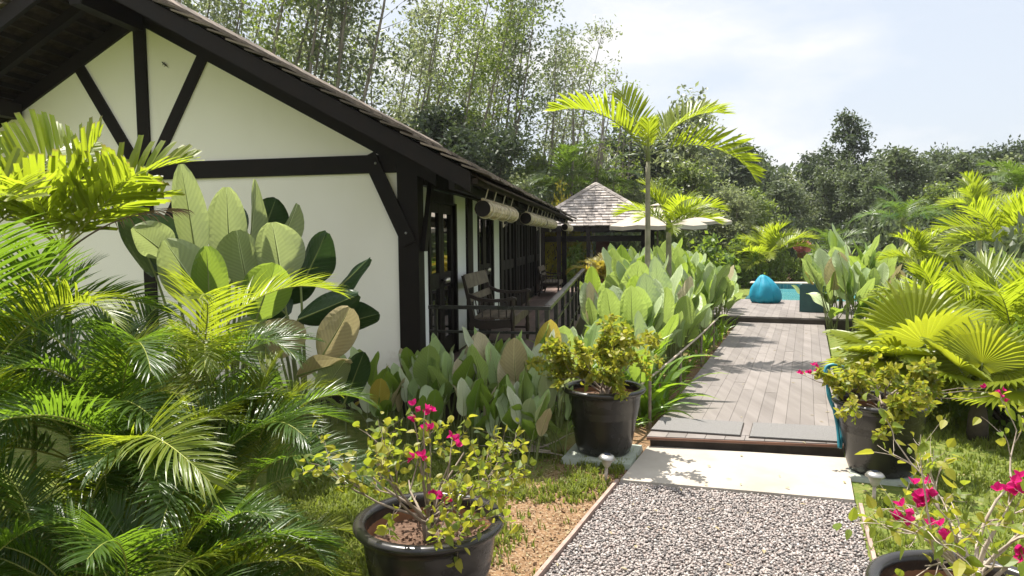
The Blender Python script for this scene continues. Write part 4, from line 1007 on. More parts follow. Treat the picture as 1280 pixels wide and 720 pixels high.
def slab(label, c, rz, w=.48, h=.042):
    mb = MB(); b = .008
    mb.hexa([(-w / 2, -w / 2, 0), (w / 2, -w / 2, 0), (w / 2, w / 2, 0), (-w / 2, w / 2, 0), (-w / 2 + b, -w / 2 + b, h), (w / 2 - b, -w / 2 + b, h), (w / 2 - b, w / 2 - b, h), (-w / 2 + b, w / 2 - b, h)])
    o = mb.build('paving_slab', M['slab_green'], None); o.location = c; o.rotation_euler = (0, 0, rz); tag(o, label, 'paving slab')
slab('square mossy concrete slab under the pot left of the pavement', (pM.x - .01, pM.y - .02, 0), -bz + .05, .52)
slab('square dark concrete slab under the pot by the boardwalk corner', (pR.x, pR.y, 0), -bz, .46, .028)

# bougainvillea shrubs
def shrub(label, loc, Rr, Hh, seed, nmain, leafden, flowers, bare=.0, lsize=.032, yellow=.4, name='bougainvillea', twigmat='twig', flat=.5, trunkh=.10, direc=None):
    rs = random.Random(seed); t = thing(name, label, 'shrub', loc)
    st = MB(); lf = MB(); spots = []
    def grow(p, d, ln, r, dep):
        n = 4; pts = [p.copy()]
        for i in range(n):
            d = (d + rdir(rs) * .22 + V((0, 0, -.03 if dep > 1 else .03))).normalized(); p = p + d * (ln / n); pts.append(p.copy())
        st.tube(pts, [r * (1 - .55 * i / n) for i in range(n + 1)], 5, 0, cap=False)
        if dep >= 1:
            for q in pts[1:]:
                for _ in range(int(leafden * rs.uniform(.4, 1.7) + .5)):
                    if rs.random() < bare: continue
                    e = rdir(rs, .25); s = lsize * rs.uniform(.6, 1.25)
                    leaf_oval(lf, q + e * .008, e, rdir(rs, .8), s * 1.5, s, 1 if rs.random() < yellow else 0, rs.uniform(.05, .3), rs.uniform(0, .4))
                if dep >= 2: spots.append(q)
        if dep < 3:
            for _ in range(rs.choice([2, 3]) if dep < 2 else rs.choice([1, 2])):
                q = pts[rs.choice([2, 3, 4])]; e = (d + rdir(rs) * .75).normalized()
                grow(q.copy(), e, ln * rs.uniform(.5, .8), r * .5, dep + 1)
    for k in range(nmain):
        a = 2 * pi * k / nmain + rs.uniform(-.5, .5) if direc is None else rs.choice(direc) + rs.uniform(-.3, .3)
        e = V((cos(a), sin(a), rs.uniform(flat * .5, flat * 1.9))).normalized()
        b = V((rs.uniform(-.025, .025), rs.uniform(-.025, .025), 0))
        m_ = b + V((e.x * .02, e.y * .02, trunkh * rs.uniform(.7, 1.4)))
        st.tube([b, b.lerp(m_, .5) + V((.004, 0, 0)), m_], [.013, .011, .009], 6, 0)
        grow(m_, e, (Rr if e.z < .6 else Hh) * rs.uniform(.38, .55), .008, 0)
    for (x, y, z, n) in flowers:
        fl = MB(); e = V((x, y, z)); q = V((e.x * .3, e.y * .3, trunkh + .25 * max(.1, e.z)))
        st.tube([(0, 0, trunkh * .8), q, q.lerp(e, .6) + rdir(rs) * .03, e], [.007, .005, .003, .0015], 5)
        for f_ in (.4, .6, .75, .9): leaf_oval(lf, q.lerp(e, f_), rdir(rs, .2), rdir(rs, .8), lsize * 1.4, lsize * .9, rs.randint(0, 1))
        for _ in range(n):
            c = V((x, y, z)) + rdir(rs) * rs.uniform(.004, .018) * sqrt(n)
            ax = rdir(rs, .5)
            for j in range(3):
                e = (ax * .7 + MX.Rotation(j * 2.09, 3, ax) @ ax.orthogonal().normalized()).normalized()
                leaf_oval(fl, c, e, (ax - e * .3).normalized(), .027, .024, 0, .22, -.25)
        fl.build('flower', M['bract'], t)
    st.build('stems', M[twigmat], t, smooth=True)
    lf.build('foliage', [M['boug'], M['boug_y']], t)
    return t
def rel(px, py, Y, o): 
    p = atY(px, py, Y) - V(o); return (p.x, p.y, p.z)
oF = (pF.x, pF.y, .37); yF = pF.y
shrub('sparse bougainvillea with a few magenta bracts in the black pot on the grass', oF, .60, .36, 8, 11, 1.1, [rel(515, 515, yF, oF) + (3,), rel(531, 514, yF - .05, oF) + (4,), rel(537, 533, yF, oF) + (4,), rel(565, 550, yF, oF) + (3,), rel(520, 568, yF - .1, oF) + (3,), rel(531, 572, yF - .1, oF) + (2,), rel(541, 620, yF - .15, oF) + (2,), rel(555, 620, yF - .15, oF) + (2,)], .2, .026, .45, flat=.36)
oM = (pM.x, pM.y, .42)
shrub('dense rounded yellow-green bougainvillea in the pot left of the pavement', oM, .52, .62, 12, 12, 3.8, [], 0, .030, .6, flat=.75, trunkh=.08)
oR = (pR.x, pR.y, .40); yR = pR.y
shrub('leafy bougainvillea in the pot at the boardwalk corner, sprays reaching over the boards', oR, .46, .40, 23, 11, 3.0, [rel(1000, 467, yR + .2, oR) + (2,), rel(1010, 466, yR + .2, oR) + (3,), rel(1021, 459, yR + .2, oR) + (3,), rel(1022, 466, yR + .2, oR) + (2,), rel(1232, 486, yR + .1, oR) + (2,), rel(1252, 493, yR, oR) + (4,), rel(1244, 491, yR, oR) + (2,)], .1, .030, .6, flat=.42)
oC = (pC.x, pC.y, .36); yC = pC.y
shrub('bare twiggy bougainvillea with pale stems and magenta bracts in the bottom right pot', oC, .50, .60, 37, 11, .5, [rel(1158, 620, yC - .1, oC) + (7,), rel(1150, 628, yC - .12, oC) + (3,), rel(1128, 634, yC - .15, oC) + (3,), rel(1121, 648, yC - .15, oC) + (2,), rel(1177, 664, yC - .2, oC) + (5,), rel(1263, 610, yC, oC) + (6,), rel(1275, 606, yC, oC) + (4,), rel(1276, 697, yC - .1, oC) + (4,)], .3, .030, .5, twigmat='twig_pale', flat=.75, trunkh=.14)
# pruned twigs lying at the front of the bed
o = atz(672, 572, 0); t = thing('pruned_branch', 'bare pruned branch lying in the bed left of the middle pot', 'branch', tuple(o))
mb = MB(); rs = random.Random(4)
for k in range(9):
    a = pi + rs.uniform(-.6, .6) + (pi if k > 6 else 0); p = V((rs.uniform(-.05, .1), rs.uniform(-.05, .1), .06)); d = V((cos(a), sin(a) * .4, rs.uniform(.0, .35))); pts = [p]
    for i in range(5): d = (d + rdir(rs) * .25).normalized(); p = p + d * .11; p.z = max(p.z, .01); pts.append(p.copy())
    mb.tube(pts, [.007, .006, .005, .004, .003, .002], 5)
mb.build('stems', M['twig_pale'], t)

# solar path lights
def solar(label, loc, lean):
    t = thing('solar_light', label, 'garden light', loc, 0, 'small solar path lights'); t.rotation_euler = (lean, .05, 0)
    mb = MB(); mb.tube([(0, 0, -.02), (0, 0, .11)], .011, 10); mb.build('stake', M['twig_pale'], t, smooth=True)
    mb = MB(); mb.lathe([(.012, .105), (.022, .118), (.036, .15), (.038, .165)], 20); mb.build('lens', M['plastic_clear'], t, smooth=True)
    mb = MB(); mb.lathe([(.038, .163), (.056, .166), (.058, .172), (.046, .188), (.03, .197), (.0005, .198)], 24); mb.build('cap', M['tin'], t, smooth=True)
    mb = MB(); mb.box(-.02, .02, -.02, .02, .1975, .201); mb.build('solar_cell', M['solar'], t)
p = atz(757, 603, 0); solar('silver solar path light on a stake before the mossy slab', (p.x, p.y, 0), .05)
p = atz(1092, 629, 0); solar('silver solar path light in the grass before the right boardwalk pot', (p.x, p.y, 0), -.05)
# hose
o = atY(1049, 560, 4.86)
pts = [atY(1049, 560, 4.86), atY(1047, 535, 4.9), atY(1042, 510, 4.92), atY(1036, 488, 4.95), atY(1031, 468, 5.0), atY(1034, 458, 5.02), atY(1046, 456, 5.0), atY(1060, 462, 5.0)]
mb = MB(); sm = []
for i in range(len(pts) - 1):
    for k in range(6):
        u = k / 6; p0 = pts[max(0, i - 1)]; p1 = pts[i]; p2 = pts[i + 1]; p3 = pts[min(len(pts) - 1, i + 2)]
        sm.append(.5 * ((2 * p1) + (p2 - p0) * u + (2 * p0 - 5 * p1 + 4 * p2 - p3) * u * u + (3 * p1 - p0 - 3 * p2 + p3) * u ** 3))
mb.tube(sm, .011, 8); mb.tube([q + V((.012 + .018 * sin(i * .3), .012, -.006)) for i, q in enumerate(sm[:-8])], .011, 8)
h_ = mb.build('garden_hose', M['hose'], None, origin=tuple(o), smooth=True); tag(h_, 'teal garden hose looped over the right edge of the boardwalk', 'hose')

# ------------------------------------------------------------------ pool-side things
o = atz(957, 378, .22); o.z = .222
bag = thing('bean_bag', 'turquoise bean bag chair on the pool deck', 'bean bag', tuple(o), .2); bag.scale = (.86, .86, .98)
def bagpt(p):
    z = p.z; a = atan2(p.y, p.x); r = sqrt(p.x ** 2 + p.y ** 2)
    k = 1 + .07 * cos(6 * a) * min(1, z * 3) + .10 * NZ.noise(V((p.x * 5, p.y * 5, p.z * 6))) + .035 * NZ.noise(V((p.x * 16, p.y * 16, p.z * 22)))
    return V((p.x * k - .22 * z * z, p.y * k, z + .02 * NZ.noise(V((p.x * 9, p.y * 9, 4)))))
BP = [(.36, .03), (.395, .10), (.395, .18), (.37, .27), (.325, .35), (.265, .43), (.20, .50), (.145, .555), (.10, .59)]
mb = MB(); mb.lathe([(.001, 0), (.31, .0)] + BP + [(.06, .61), (.001, .615)], 48, fn=bagpt); mb.build('body', M['blue'], bag, smooth=True)
for k in range(6):
    a = 2 * pi * k / 6 + pi / 6
    prof = [(r + .003, z) for r, z in BP]
    mb = MB(); mb.tube([bagpt(V((r * cos(a), r * sin(a), z))) * 1.0 for r, z in prof], .005, 5); mb.build('seam', M['blue'], bag)
o = atz(1014, 389, .22); t = thing('planter_box', 'dark teal square planter on the right side of the pool deck', 'planter', (o.x, o.y, .222), -bz)
mb = MB(); w = .21
for x0, x1, y0, y1 in ((-w, w, -w, -w + .04), (-w, w, w - .04, w), (-w, -w + .04, -w + .042, w - .042), (w - .04, w, -w + .042, w - .042)): mb.box(x0, x1, y0, y1, 0, .52)
mb.build('box', M['teal'], t); mb = MB(); mb.box(-w + .045, w - .045, -w + .045, w - .045, .3, .47); mb.build('soil', M['potsoil'], t)
# parasols
def parasol(label, base, R, zt, ze, n=8):
    t = thing('parasol', label, 'parasol', tuple(base), .2, 'cream parasols by the pool')
    mb = MB(); top = V((0, 0, zt)); rows = []
    for k in range(n):
        a0, a1 = 2 * pi * k / n, 2 * pi * (k + 1) / n
        for i in range(6):
            u0, u1 = i / 6, (i + 1) / 6
            def pt(a, u, sag): return V((R * u * cos(a), R * u * sin(a), zt - (zt - ze) * (u ** 1.12)))
            m0, m1 = (pt(a0, u0, 0) + pt(a1, u0, 0)) / 2 - V((0, 0, .03 * u0)), (pt(a0, u1, 0) + pt(a1, u1, 0)) / 2 - V((0, 0, .03 * u1))
            mb.face([pt(a0, u0, 0), pt(a0, u1, 0), m1, m0]); mb.face([m0, m1, pt(a1, u1, 0), pt(a1, u0, 0)])
        mb.face([pt(a0, 1, 0), pt(a0, 1, 0) - V((0, 0, .10)), m1 - V((0, 0, .10)), m1]); mb.face([m1, m1 - V((0, 0, .1)), pt(a1, 1, 0) - V((0, 0, .1)), pt(a1, 1, 0)])
    mb.build('canopy', M['cream_canvas'], t)
    mb = MB(); mb.lathe([(R * .16, zt - .0), (R * .1, zt + .03), (.001, zt + .06)], 8); mb.build('vent_cap', M['cream_canvas'], t)
    mb = MB(); mb.tube([(0, 0, 0), (0, 0, zt - .02)], .025, 10); mb.build('pole', M['bench'], t, smooth=True)
    for k in range(n):
        a = 2 * pi * k / n; mb = MB(); mb.tube([(0, 0, zt - .05), (R * .97 * cos(a), R * .97 * sin(a), ze - .01)], .01, 5); mb.build('rib', M['bench'], t)
    mb = MB(); mb.lathe([(.001, .09), (.05, .09), (.24, .06), (.26, 0), (.001, 0)], 24); mb.build('base', M['grey_plastic'], t)
p = atY(822, 282, 18.5); parasol('cream parasol standing in front of the pavilion roof', V((p.x, p.y, 0)), 1.32, atY(822, 257, 18.5).z, p.z)
p = atY(880, 277, 24); parasol('cream parasol half hidden behind the small palm, right of the pavilion', V((p.x, p.y, 0)), .95, atY(880, 265, 24).z, p.z)
# pavilion
Yp = 21.; c = atY(747, 284, Yp); apex = atY(747, 228, Yp); o = V((c.x, Yp + .4, 0)); ze = c.z; zt = apex.z
pv = thing('pavilion', 'open garden pavilion with a steep pale shingled pyramid roof', 'pavilion', tuple(o), -.12)
RW = 1.95; rf = MB(); rs = random.Random(6); nc = 16
for sd in range(4):
    for c_ in range(nc):
        u0, u1 = 1 - c_ / nc, 1 - (c_ + 1.2) / nc
        u1 = max(u1, .0)
        zb, zt_ = ze + (zt - ze) * (1 - u0) + .03, ze + (zt - ze) * (1 - u1)
        x = -RW * u0
        while x < RW * u0:
            w = min(rs.uniform(.13, .24), RW * u0 - x)
            if w < .01: break
            e = rs.uniform(-.015, .015); h = rs.uniform(0, .01)
            def q(xx, u, z):
                xx = max(-RW * u, min(RW * u, xx)); yy = -RW * u
                return MX.Rotation(sd * pi / 2, 3, 'Z') @ V((xx, yy, z))
            ub = u0 + e / RW
            rf.hexa([q(x, ub, zb + h - .02), q(x + w - .006, ub, zb + h - .02), q(x + w - .006, u1, zt_ - .02), q(x, u1, zt_ - .02), q(x, ub, zb + h), q(x + w - .006, ub, zb + h), q(x + w - .006, u1, zt_), q(x, u1, zt_)])
            x += w
rfo = rf.build('roof', M['shingle_pale'], pv)
for sd in range(4):
    a = pi / 4 + sd * pi / 2; mb = MB(); d = V((cos(a), sin(a), 0)) * RW * sqrt(2)
    for k in range(13):
        u, u2 = k / 13, min(1, (k + 1.25) / 13); p0 = d * (1 - u) + V((0, 0, ze + (zt - ze) * u + .05)); p1 = d * (1 - u2) + V((0, 0, ze + (zt - ze) * u2 + .035)); s_ = V((-sin(a), cos(a), 0)) * .09
        mb.hexa([p0 - s_ - V((0, 0, .05)), p0 + s_ - V((0, 0, .05)), p1 + s_ - V((0, 0, .05)), p1 - s_ - V((0, 0, .05)), p0 - s_ * .5, p0 + s_ * .5, p1 + s_ * .5, p1 - s_ * .5])
    mb.build('hip_cap', M['shingle_pale'], rfo)
for sd in range(4):
    mb = MB(); Rm = MX.Rotation(sd * pi / 2, 3, 'Z'); mb.box(-RW + .12, RW - .12, -RW + .1, -RW + .16, ze - .14, ze - .01, 0, lambda x, y, z: Rm @ V((x, y, z))); mb.build('eave_beam', M['timber'], pv)
    mb = MB(); mb.box(-RW + .35, RW - .35, -RW + .38, -RW + .47, ze - .42, ze - .26, 0, lambda x, y, z: Rm @ V((x, y, z))); mb.build('tie_beam', M['timber'], pv)
    mb = MB(); q = Rm @ V((-RW + .42, -RW + .42, 0)); mb.box(q.x - .085, q.x + .085, q.y - .085, q.y + .085, 0, ze + .2); mb.build('post', M['timber'], pv)
mb = MB(); mb.box(.0, .42, .5, .6, 0, 1.75); mb.build('partition', M['maroon'], pv)
mb = MB(); mb.box(-.34, -.1, .5, .56, 0, 1.75); mb.build('screen', M['white_render'], pv)
mb = MB(); mb.box(-RW + .1, RW - .1, -RW + .1, RW - .1, 0, .2); mb.build('floor', M['plank_dark'], pv)
# grey plastic tubs before the pavilion
p = atY(774, 335, 17.5); t = thing('plastic_tub', 'grey rounded plastic tub standing before the pavilion', 'tub', (p.x, p.y, .0))
mb = MB(); mb.lathe([(.001, .8), (.19, .8), (.2, .79), (.22, 1.33), (.25, 1.35), (.25, 1.38), (.2, 1.38), (.195, 1.3), (.18, .9)], 24); mb.build('bucket', M['grey_plastic'], t, smooth=True)
mb = MB(); mb.box(-.3, .3, -.25, .25, .72, .79); 
for x in (-.26, .26):
    for y in (-.2, .2): mb.box(x - .03, x + .03, y - .03, y + .03, 0, .718)
mb.build('stand', M['bench_dark'], t)
# golden potted palm at the end of the railing
p = atY(752, 350, 15.2); t = thing('plant_pot', 'brown clay pot of the golden palm at the far end of the railing', 'plant pot', (p.x, p.y, .0))
mb = MB(); mb.lathe([(.001, 0), (.2, 0), (.27, .62), (.31, .74), (.31, .8), (.27, .8), (.25, .72), (.001, .7)], 24); mb.build('body', M['terra'], t, smooth=True)
gpalm = thing('golden_palm', 'yellow-gold feathery palm potted at the far end of the veranda railing', 'palm', (p.x, p.y, .7))
rs = random.Random(9)
for k in range(26): put_frond(gpalm, 'gold', k, (rs.uniform(-.1, .1), rs.uniform(-.1, .1), rs.uniform(0, .12)), 2.4 * k, rs.uniform(.7, 1.05), rs.uniform(-.3, .3), rs.uniform(-.15, .25))
# pedestal of pink flowers across the pool
p = atY(1003, 330, 24); t = thing('flower_urn', 'brown pedestal urn across the pool', 'urn', (p.x, p.y, 0))
mb = MB(); mb.lathe([(.001, 0), (.16, 0), (.15, .1), (.08, .2), (.08, .75), (.15, .9), (.17, 1.05), (.17, 1.12), (.14, 1.12), (.001, 1.05)], 20); mb.build('body', M['terra'], t, smooth=True)
t = thing('pink_flowers', 'round bunch of pale pink flowers in the urn across the pool', 'flowers', (p.x, p.y, 1.1)); mb = MB(); rs = random.Random(5); m2 = MB()
for k in range(420):
    d = rdir(rs, .3); c = V((d.x * .24, d.y * .24, .20 + d.z * .15)); leaf_oval(mb, c, rdir(rs, .3), d, .10, .09)
for k in range(14): d = rdir(rs, .6); m2.tube([(0, 0, -.05), (d.x * .14, d.y * .14, .08 + d.z * .05)], .008, 4)
mb.build('petals', M['pinkflower'], t); m2.build('stems', M['petiole'], t)

# ------------------------------------------------------------------ standing palms
def palm(label, base, h, key, fronds, trunk_r=.034, lean=(0, 0), group=None, name='palm', mat='palmtrunk', cs=True):
    t = thing(name, label, 'palm', tuple(base), 0, group)
    lx, ly = lean
    if h > .05:
        mb = MB(); n = 14; pts = [V((lx * (i / n) ** 1.3, ly * (i / n) ** 1.3, h * i / n)) for i in range(n + 1)]
        mb.tube(pts, [trunk_r * (1.25 - .45 * i / n + (.05 if i % 2 else 0)) for i in range(n + 1)], 10); mb.build('trunk', M[mat], t, smooth=True)
    if cs and h > .6:
        mb = MB(); mb.tube([(lx, ly, h - .02), (lx, ly, h + .14), (lx, ly, h + .3)], [trunk_r * .95, trunk_r * .8, trunk_r * .3], 10); mb.build('crownshaft', M['petiole'], t, smooth=True)
    for (idx, az, sc, roll, pitch) in fronds: put_frond(t, key, idx, (lx, ly, h + .06), az, sc, roll, pitch)
    return t
c = atY(810, 200, 9.3)
palm('slender-trunked palm with a few large sunlit fronds rising above the hedge', (c.x, 9.3, 0), c.z, 'tall',
     [(0, pi * .5, .82, -.34, 0), (1, pi * 1.02, 1.08, 0, .18), (1, .12, .92, .35, .24), (3, -.10, 1.02, -.3, -.14), (4, .9, .7, .3, 0), (4, pi * 1.45, .5, 0, .1), (2, 2.0, .75, 0, .2)], .036, (.0, 0))
def ring(n, seed, sc=1., pit=(-.15, .25), off=0):
    rs = random.Random(seed); return [(rs.randint(0, 3), off + 2.4 * k + rs.uniform(-.4, .4), sc * rs.uniform(.8, 1.1), rs.uniform(-.4, .4), rs.uniform(*pit)) for k in range(n)]
c = atY(836, 288, 11.2); palm('small palm with a thin green trunk between the parasols and the hedge', (c.x, 11.2, 0), c.z, 'lush', ring(11, 3, .66), .05)
c = atY(1128, 284, 14.5); palm('dark-crowned short palm on a thin trunk behind the right-hand paddle leaves', (c.x, 14.5, 0), c.z, 'dark', ring(13, 4, .66), .05)
PX = [  # px crown, depth, height above ground of crown, scale, n, key, label
    (1185, 345, 8.2, .5, .80, 15, 'lush', 'lush yellow-green feather palm behind the fan palm'),
    (1268, 385, 6.9, .5, .78, 13, 'lush', 'yellow-green feather palm at the right edge, above the potted shrub'),
    (1255, 312, 11., 0, .8, 13, 'lush', 'feather palm at the right edge, behind the lush yellow-green ones'),
    (1225, 268, 16., 0, .75, 14, 'lush', 'tall-stemmed palm at the right, in front of the far trees'),
    (1278, 245, 19., 0, .85, 13, 'dark', 'dark palm at the right edge against the far tree line'),
    (1150, 335, 11.5, 0, .58, 12, 'lush', 'bright feather palm right of the paddle-leaf cluster'),
    (962, 300, 23.6, .8, 1.2, 15, 'lush', 'olive-yellow palm beyond the pool, behind the bean bag'),
    (925, 292, 25., .6, .9, 12, 'lush', 'small palm beyond the pool, right of the parasols'),
    (742, 240, 27., 0, 1.5, 14, 'dark', 'dark coconut palm behind the pavilion roof'),
    (700, 235, 25., 0, 1.4, 13, 'dark', 'dark drooping palm behind the far end of the house roof'),
    (1040, 296, 26., .9, 1.0, 12, 'dark', 'dark palm in the shade below the tall lone tree')]
for i, (px, py, Y, h, sc, n, key, lb) in enumerate(PX):
    c = atY(px, py, Y); hh = h if h else max(.3, c.z)
    palm(lb, (c.x, Y, 0), hh, key, ring(n, 20 + i, sc), .045 if Y < 15 else .06)
# fan palm
FAN = [fan_mb(.55, .58, l, i).mesh('fan_leaf', [M['fan'], M['petiole']]) for i, l in enumerate((12, 35, 58, 78))]
c = atY(1138, 470, 6.5); t = thing('fan_palm', 'yellow-green fan palm with round pleated leaves right of the boardwalk', 'palm', (c.x, 6.4, 0))
mb = MB(); mb.tube([(0, 0, 0), (0, 0, .12), (0, 0, .24)], [.09, .08, .05], 10); mb.build('trunk', M['bark_dark'], t, smooth=True)
rs = random.Random(17)
for k, (i, az, sc) in enumerate([(1, -1.6, 1.0), (2, -2.5, 1.0), (2, -.6, 1.05), (1, 3.0, .95), (1, .2, 1.0), (0, 1.2, .95), (2, 1.9, .9), (3, -1.9, .9), (3, -1.1, .95), (2, 2.6, 1.), (3, .0, 1.05), (3, -2.9, .9), (2, -1.5, .85)]):
    o = put('fan_leaf', FAN[i], t); o.matrix_local = MX.Translation(V((0, 0, .16 + rs.uniform(-.05, .05)))) @ MX.Rotation(az, 4, 'Z') @ MX.Rotation(rs.uniform(-.15, .15), 4, 'X') @ MX.Scale(sc * rs.uniform(.85, 1.05), 4)
c = atY(1225, 450, 5.6); t = thing('fan_palm', 'smaller fan palm at the right, half hidden by the bougainvillea', 'palm', (c.x, 5.6, 0))
mb = MB(); mb.tube([(0, 0, 0), (0, 0, .18), (0, 0, .3)], [.08, .07, .05], 10); mb.build('trunk', M['bark_dark'], t, smooth=True)
for k in range(9):
    o = put('fan_leaf', FAN[k % 4], t); o.matrix_local = MX.Translation(V((0, 0, .24))) @ MX.Rotation(2.4 * k + .5, 4, 'Z') @ MX.Rotation(rs.uniform(-.15, .15), 4, 'X') @ MX.Scale(rs.uniform(.6, .8), 4)

# ------------------------------------------------------------------ leafy bushes
def bush_mesh(seed, Rr, Hh, nl, ls, mats, ncl=24):
    rs = random.Random(seed); lf = MB(); st = MB()
    for c in range(ncl):
        d = rdir(rs, .25); d.z = abs(d.z); rr = rs.uniform(.55, 1)
        cc = V((d.x * Rr * rr, d.y * Rr * rr, .12 * Hh + d.z * Hh * .88 * rr)); st.tube([(0, 0, 0), cc * .5 + V((0, 0, .1 * Hh)), cc], [.03 * Rr, .018 * Rr, .006 * Rr], 4)
        cr = Rr * rs.uniform(.18, .34)
        for _ in range(nl // ncl):
            e = rdir(rs); p = cc + e * cr * rs.random() ** .5
            leaf_quad(lf, p, rdir(rs, -.1), rdir(rs, .9), ls * rs.uniform(.6, 1.3), ls * rs.uniform(.4, .6), 0)
    return lf.mesh('foliage', mats), st.mesh('stems', M['bark_dark'])
BU = [bush_mesh(i, 1, 1, 5000 if k == 'gold' else 1900, .075 if k == 'gold' else .15, M[k], 40) for i, k in enumerate(('bush', 'bush', 'tree_m', 'tree_l', 'gold', 'tree_d'))]
def bush(label, loc, R, H, i, rz=0, group=None):
    t = thing('bush', label, 'bush', tuple(loc), rz, group); t.scale = (R, R, H)
    put('foliage', BU[i][0], t); put('stems', BU[i][1], t); return t
for i, (px, py, Y, R, H, k, lb) in enumerate([
    (706, 320, 21.5, .9, 3.0, 4, 'golden-yellow shrub growing over the far end of the house roof'),
    (945, 335, 23.2, .8, 1.0, 0, 'low bright green bush across the pool behind the bean bag'),
    (978, 335, 23.4, .8, 1.1, 3, 'yellow-green bush across the pool, between the bean bag and the urn'),
    (915, 328, 24.5, 1.2, 1.5, 0, 'green bush at the far end of the hedge near the pool'),
    (1012, 340, 23.6, .7, .9, 0, 'low bush beside the urn across the pool'),
    (1200, 470, 6.9, .5, .75, 2, 'dark green bush in the lawn behind the right boardwalk pot'),
    (1262, 470, 5.9, .5, .8, 0, 'bright bush at the right edge behind the twiggy potted shrub'),
    (1215, 380, 9.3, .9, 1.2, 0, 'green bush below the feather palms at the right'),
    (1275, 350, 9.8, 1.0, 1.5, 2, 'grey-green bush under the palms at the right edge'),
    (1150, 350, 13.5, 1.1, 1.3, 2, 'grey-green bush behind the paddle-leaf cluster'),
    (800, 310, 19.8, 1.1, 1.2, 0, 'bush under the eave of the pavilion on its right'),
    (722, 318, 20., .9, 1.3, 0, 'green bush left of the pavilion posts'),
    (870, 312, 20.5, 1.3, 1.5, 0, 'bush below the half-hidden parasol')]):
    c = atY(px, py, Y); bush(lb, (c.x, Y, 0), R, H, k, i * 1.3)

rs = random.Random(12)
for px in range(880, 1300, 24):
    Y = rs.uniform(29, 33); c = atY(px, 300, Y)
    bush('dark leafy bush in the undergrowth below the far tree line on the right', (c.x, Y, 0), rs.uniform(1.1, 1.5), rs.uniform(1.5, 2.4), 5 if rs.random() < .7 else 2, rs.uniform(0, 6), 'undergrowth below the far tree line')
for px in range(560, 880, 24):
    Y = rs.uniform(24, 28); c = atY(px, 300, Y)
    bush('leafy bush in the undergrowth behind the house and the pavilion', (c.x, Y, 0), rs.uniform(1.0, 1.4), rs.uniform(1.5, 2.6), rs.choice([0, 2, 3]), rs.uniform(0, 6), 'undergrowth behind the pavilion')
# ------------------------------------------------------------------ trees
def tree_mesh(seed, H, stems, lean, z0, ncl, nl, ls, cr, spread, leafmat, barkmat, r0=.10, droop=-.15, shape='tall'):
    rs = random.Random(seed); st = MB(); lf = MB()
    per = ncl // stems
    for s in range(stems):
        a = rs.uniform(0, 2 * pi); h = H * rs.uniform(.86, 1.0) if s else H
        dx, dy = lean * h * rs.uniform(.4, 1.3) + spread * .25 * cos(a), spread * .3 * sin(a); n = 9
        bx, by = .25 * cos(a) * (stems > 1), .25 * sin(a) * (stems > 1); kx = rs.uniform(-.3, .3)
        pts = [V((bx + dx * (i / n) ** 1.25 + kx * sin(i * .8) * .35, by + dy * (i / n), h * i / n)) for i in range(n + 1)]
        st.tube(pts, [r0 * (1 - .86 * i / n) for i in range(n + 1)], 6)
        for c in range(per):
            u = z0 + (1 - z0) * (c + rs.random()) / per; f = u * n; i = min(n - 1, int(f)); b = pts[i].lerp(pts[i + 1], f - i)
            q = (u - z0) / (1 - z0)
            w = sin(pi * (.12 + .80 * q)) if shape == 'tall' else (sin(pi * (.22 + .70 * q))) ** .8
            d = rdir(rs, .35); d.z = abs(d.z) * .7 + .1
            e = b + d * spread * w * rs.uniform(.35, 1.)
            mpt = b.lerp(e, .5) + V((0, 0, .08 * spread * w)) + rdir(rs) * .08 * spread
            st.tube([b, mpt, e], [r0 * .22 * (1.2 - u), r0 * .14 * (1.2 - u), .008], 4, cap=False)
            k = cr * rs.uniform(.6, 1.3)
            for _ in range(int(nl * rs.uniform(.5, 1.4))):
                v = rdir(rs); p = (mpt if rs.random() < .25 else e) + V((v.x, v.y, v.z * .72)) * k * rs.random() ** .45
                leaf_quad(lf, p, rdir(rs, droop), rdir(rs, .9), ls * rs.uniform(.6, 1.3), ls * rs.uniform(.38, .6), 0)
    return lf.mesh('crown', leafmat), st.mesh('trunk', barkmat, smooth=True)
TM = {
 'thin': [tree_mesh(i, 12.5, (3, 4, 2, 4, 3)[i], .17, .38, 104, 34, .185, .66, 1.9, M[('tree', 'tree', 'tree_l', 'tree', 'tree_m')[i]], M['bark'], .085) for i in range(5)],
 'bare': [tree_mesh(30 + i, 8.5, 4, .12, .35, 70, 9, .16, .4, 1.9, M['tree_l'], M['bark'], .07) for i in range(2)],
 'dense': [tree_mesh(40 + i, 8, 2, .03, .22, 90, 62, .30, .75, 2.4, M[('tree_d', 'tree_m', 'tree_d', 'tree_m')[i]], M['bark_dark'], .13, shape='round') for i in range(4)],
 'leafy': [tree_mesh(50 + i, 7, 2, .05, .25, 80, 50, .26, .65, 2.2, M[('tree_l', 'tree')[i]], M['bark'], .10, shape='round') for i in range(2)],
 'lone': [tree_mesh(61, 9.4, 1, .01, .42, 70, 60, .26, .52, 1.75, M['tree_d'], M['bark_dark'], .16, shape='round')],
}
def tree(kind, i, label, x, y, sc, rz, group=None, szz=None):
    t = thing('tree', label, 'tree', (x, y, 0), rz, group); t.scale = (sc, sc, szz or sc)
    me = TM[kind][i % len(TM[kind])]; put('crown', me[0], t); put('trunk', me[1], t); return t
rs = random.Random(5)
LB1 = 'slender multi-stemmed tree with pale leaning trunks and airy foliage behind the house roof'
k = 0
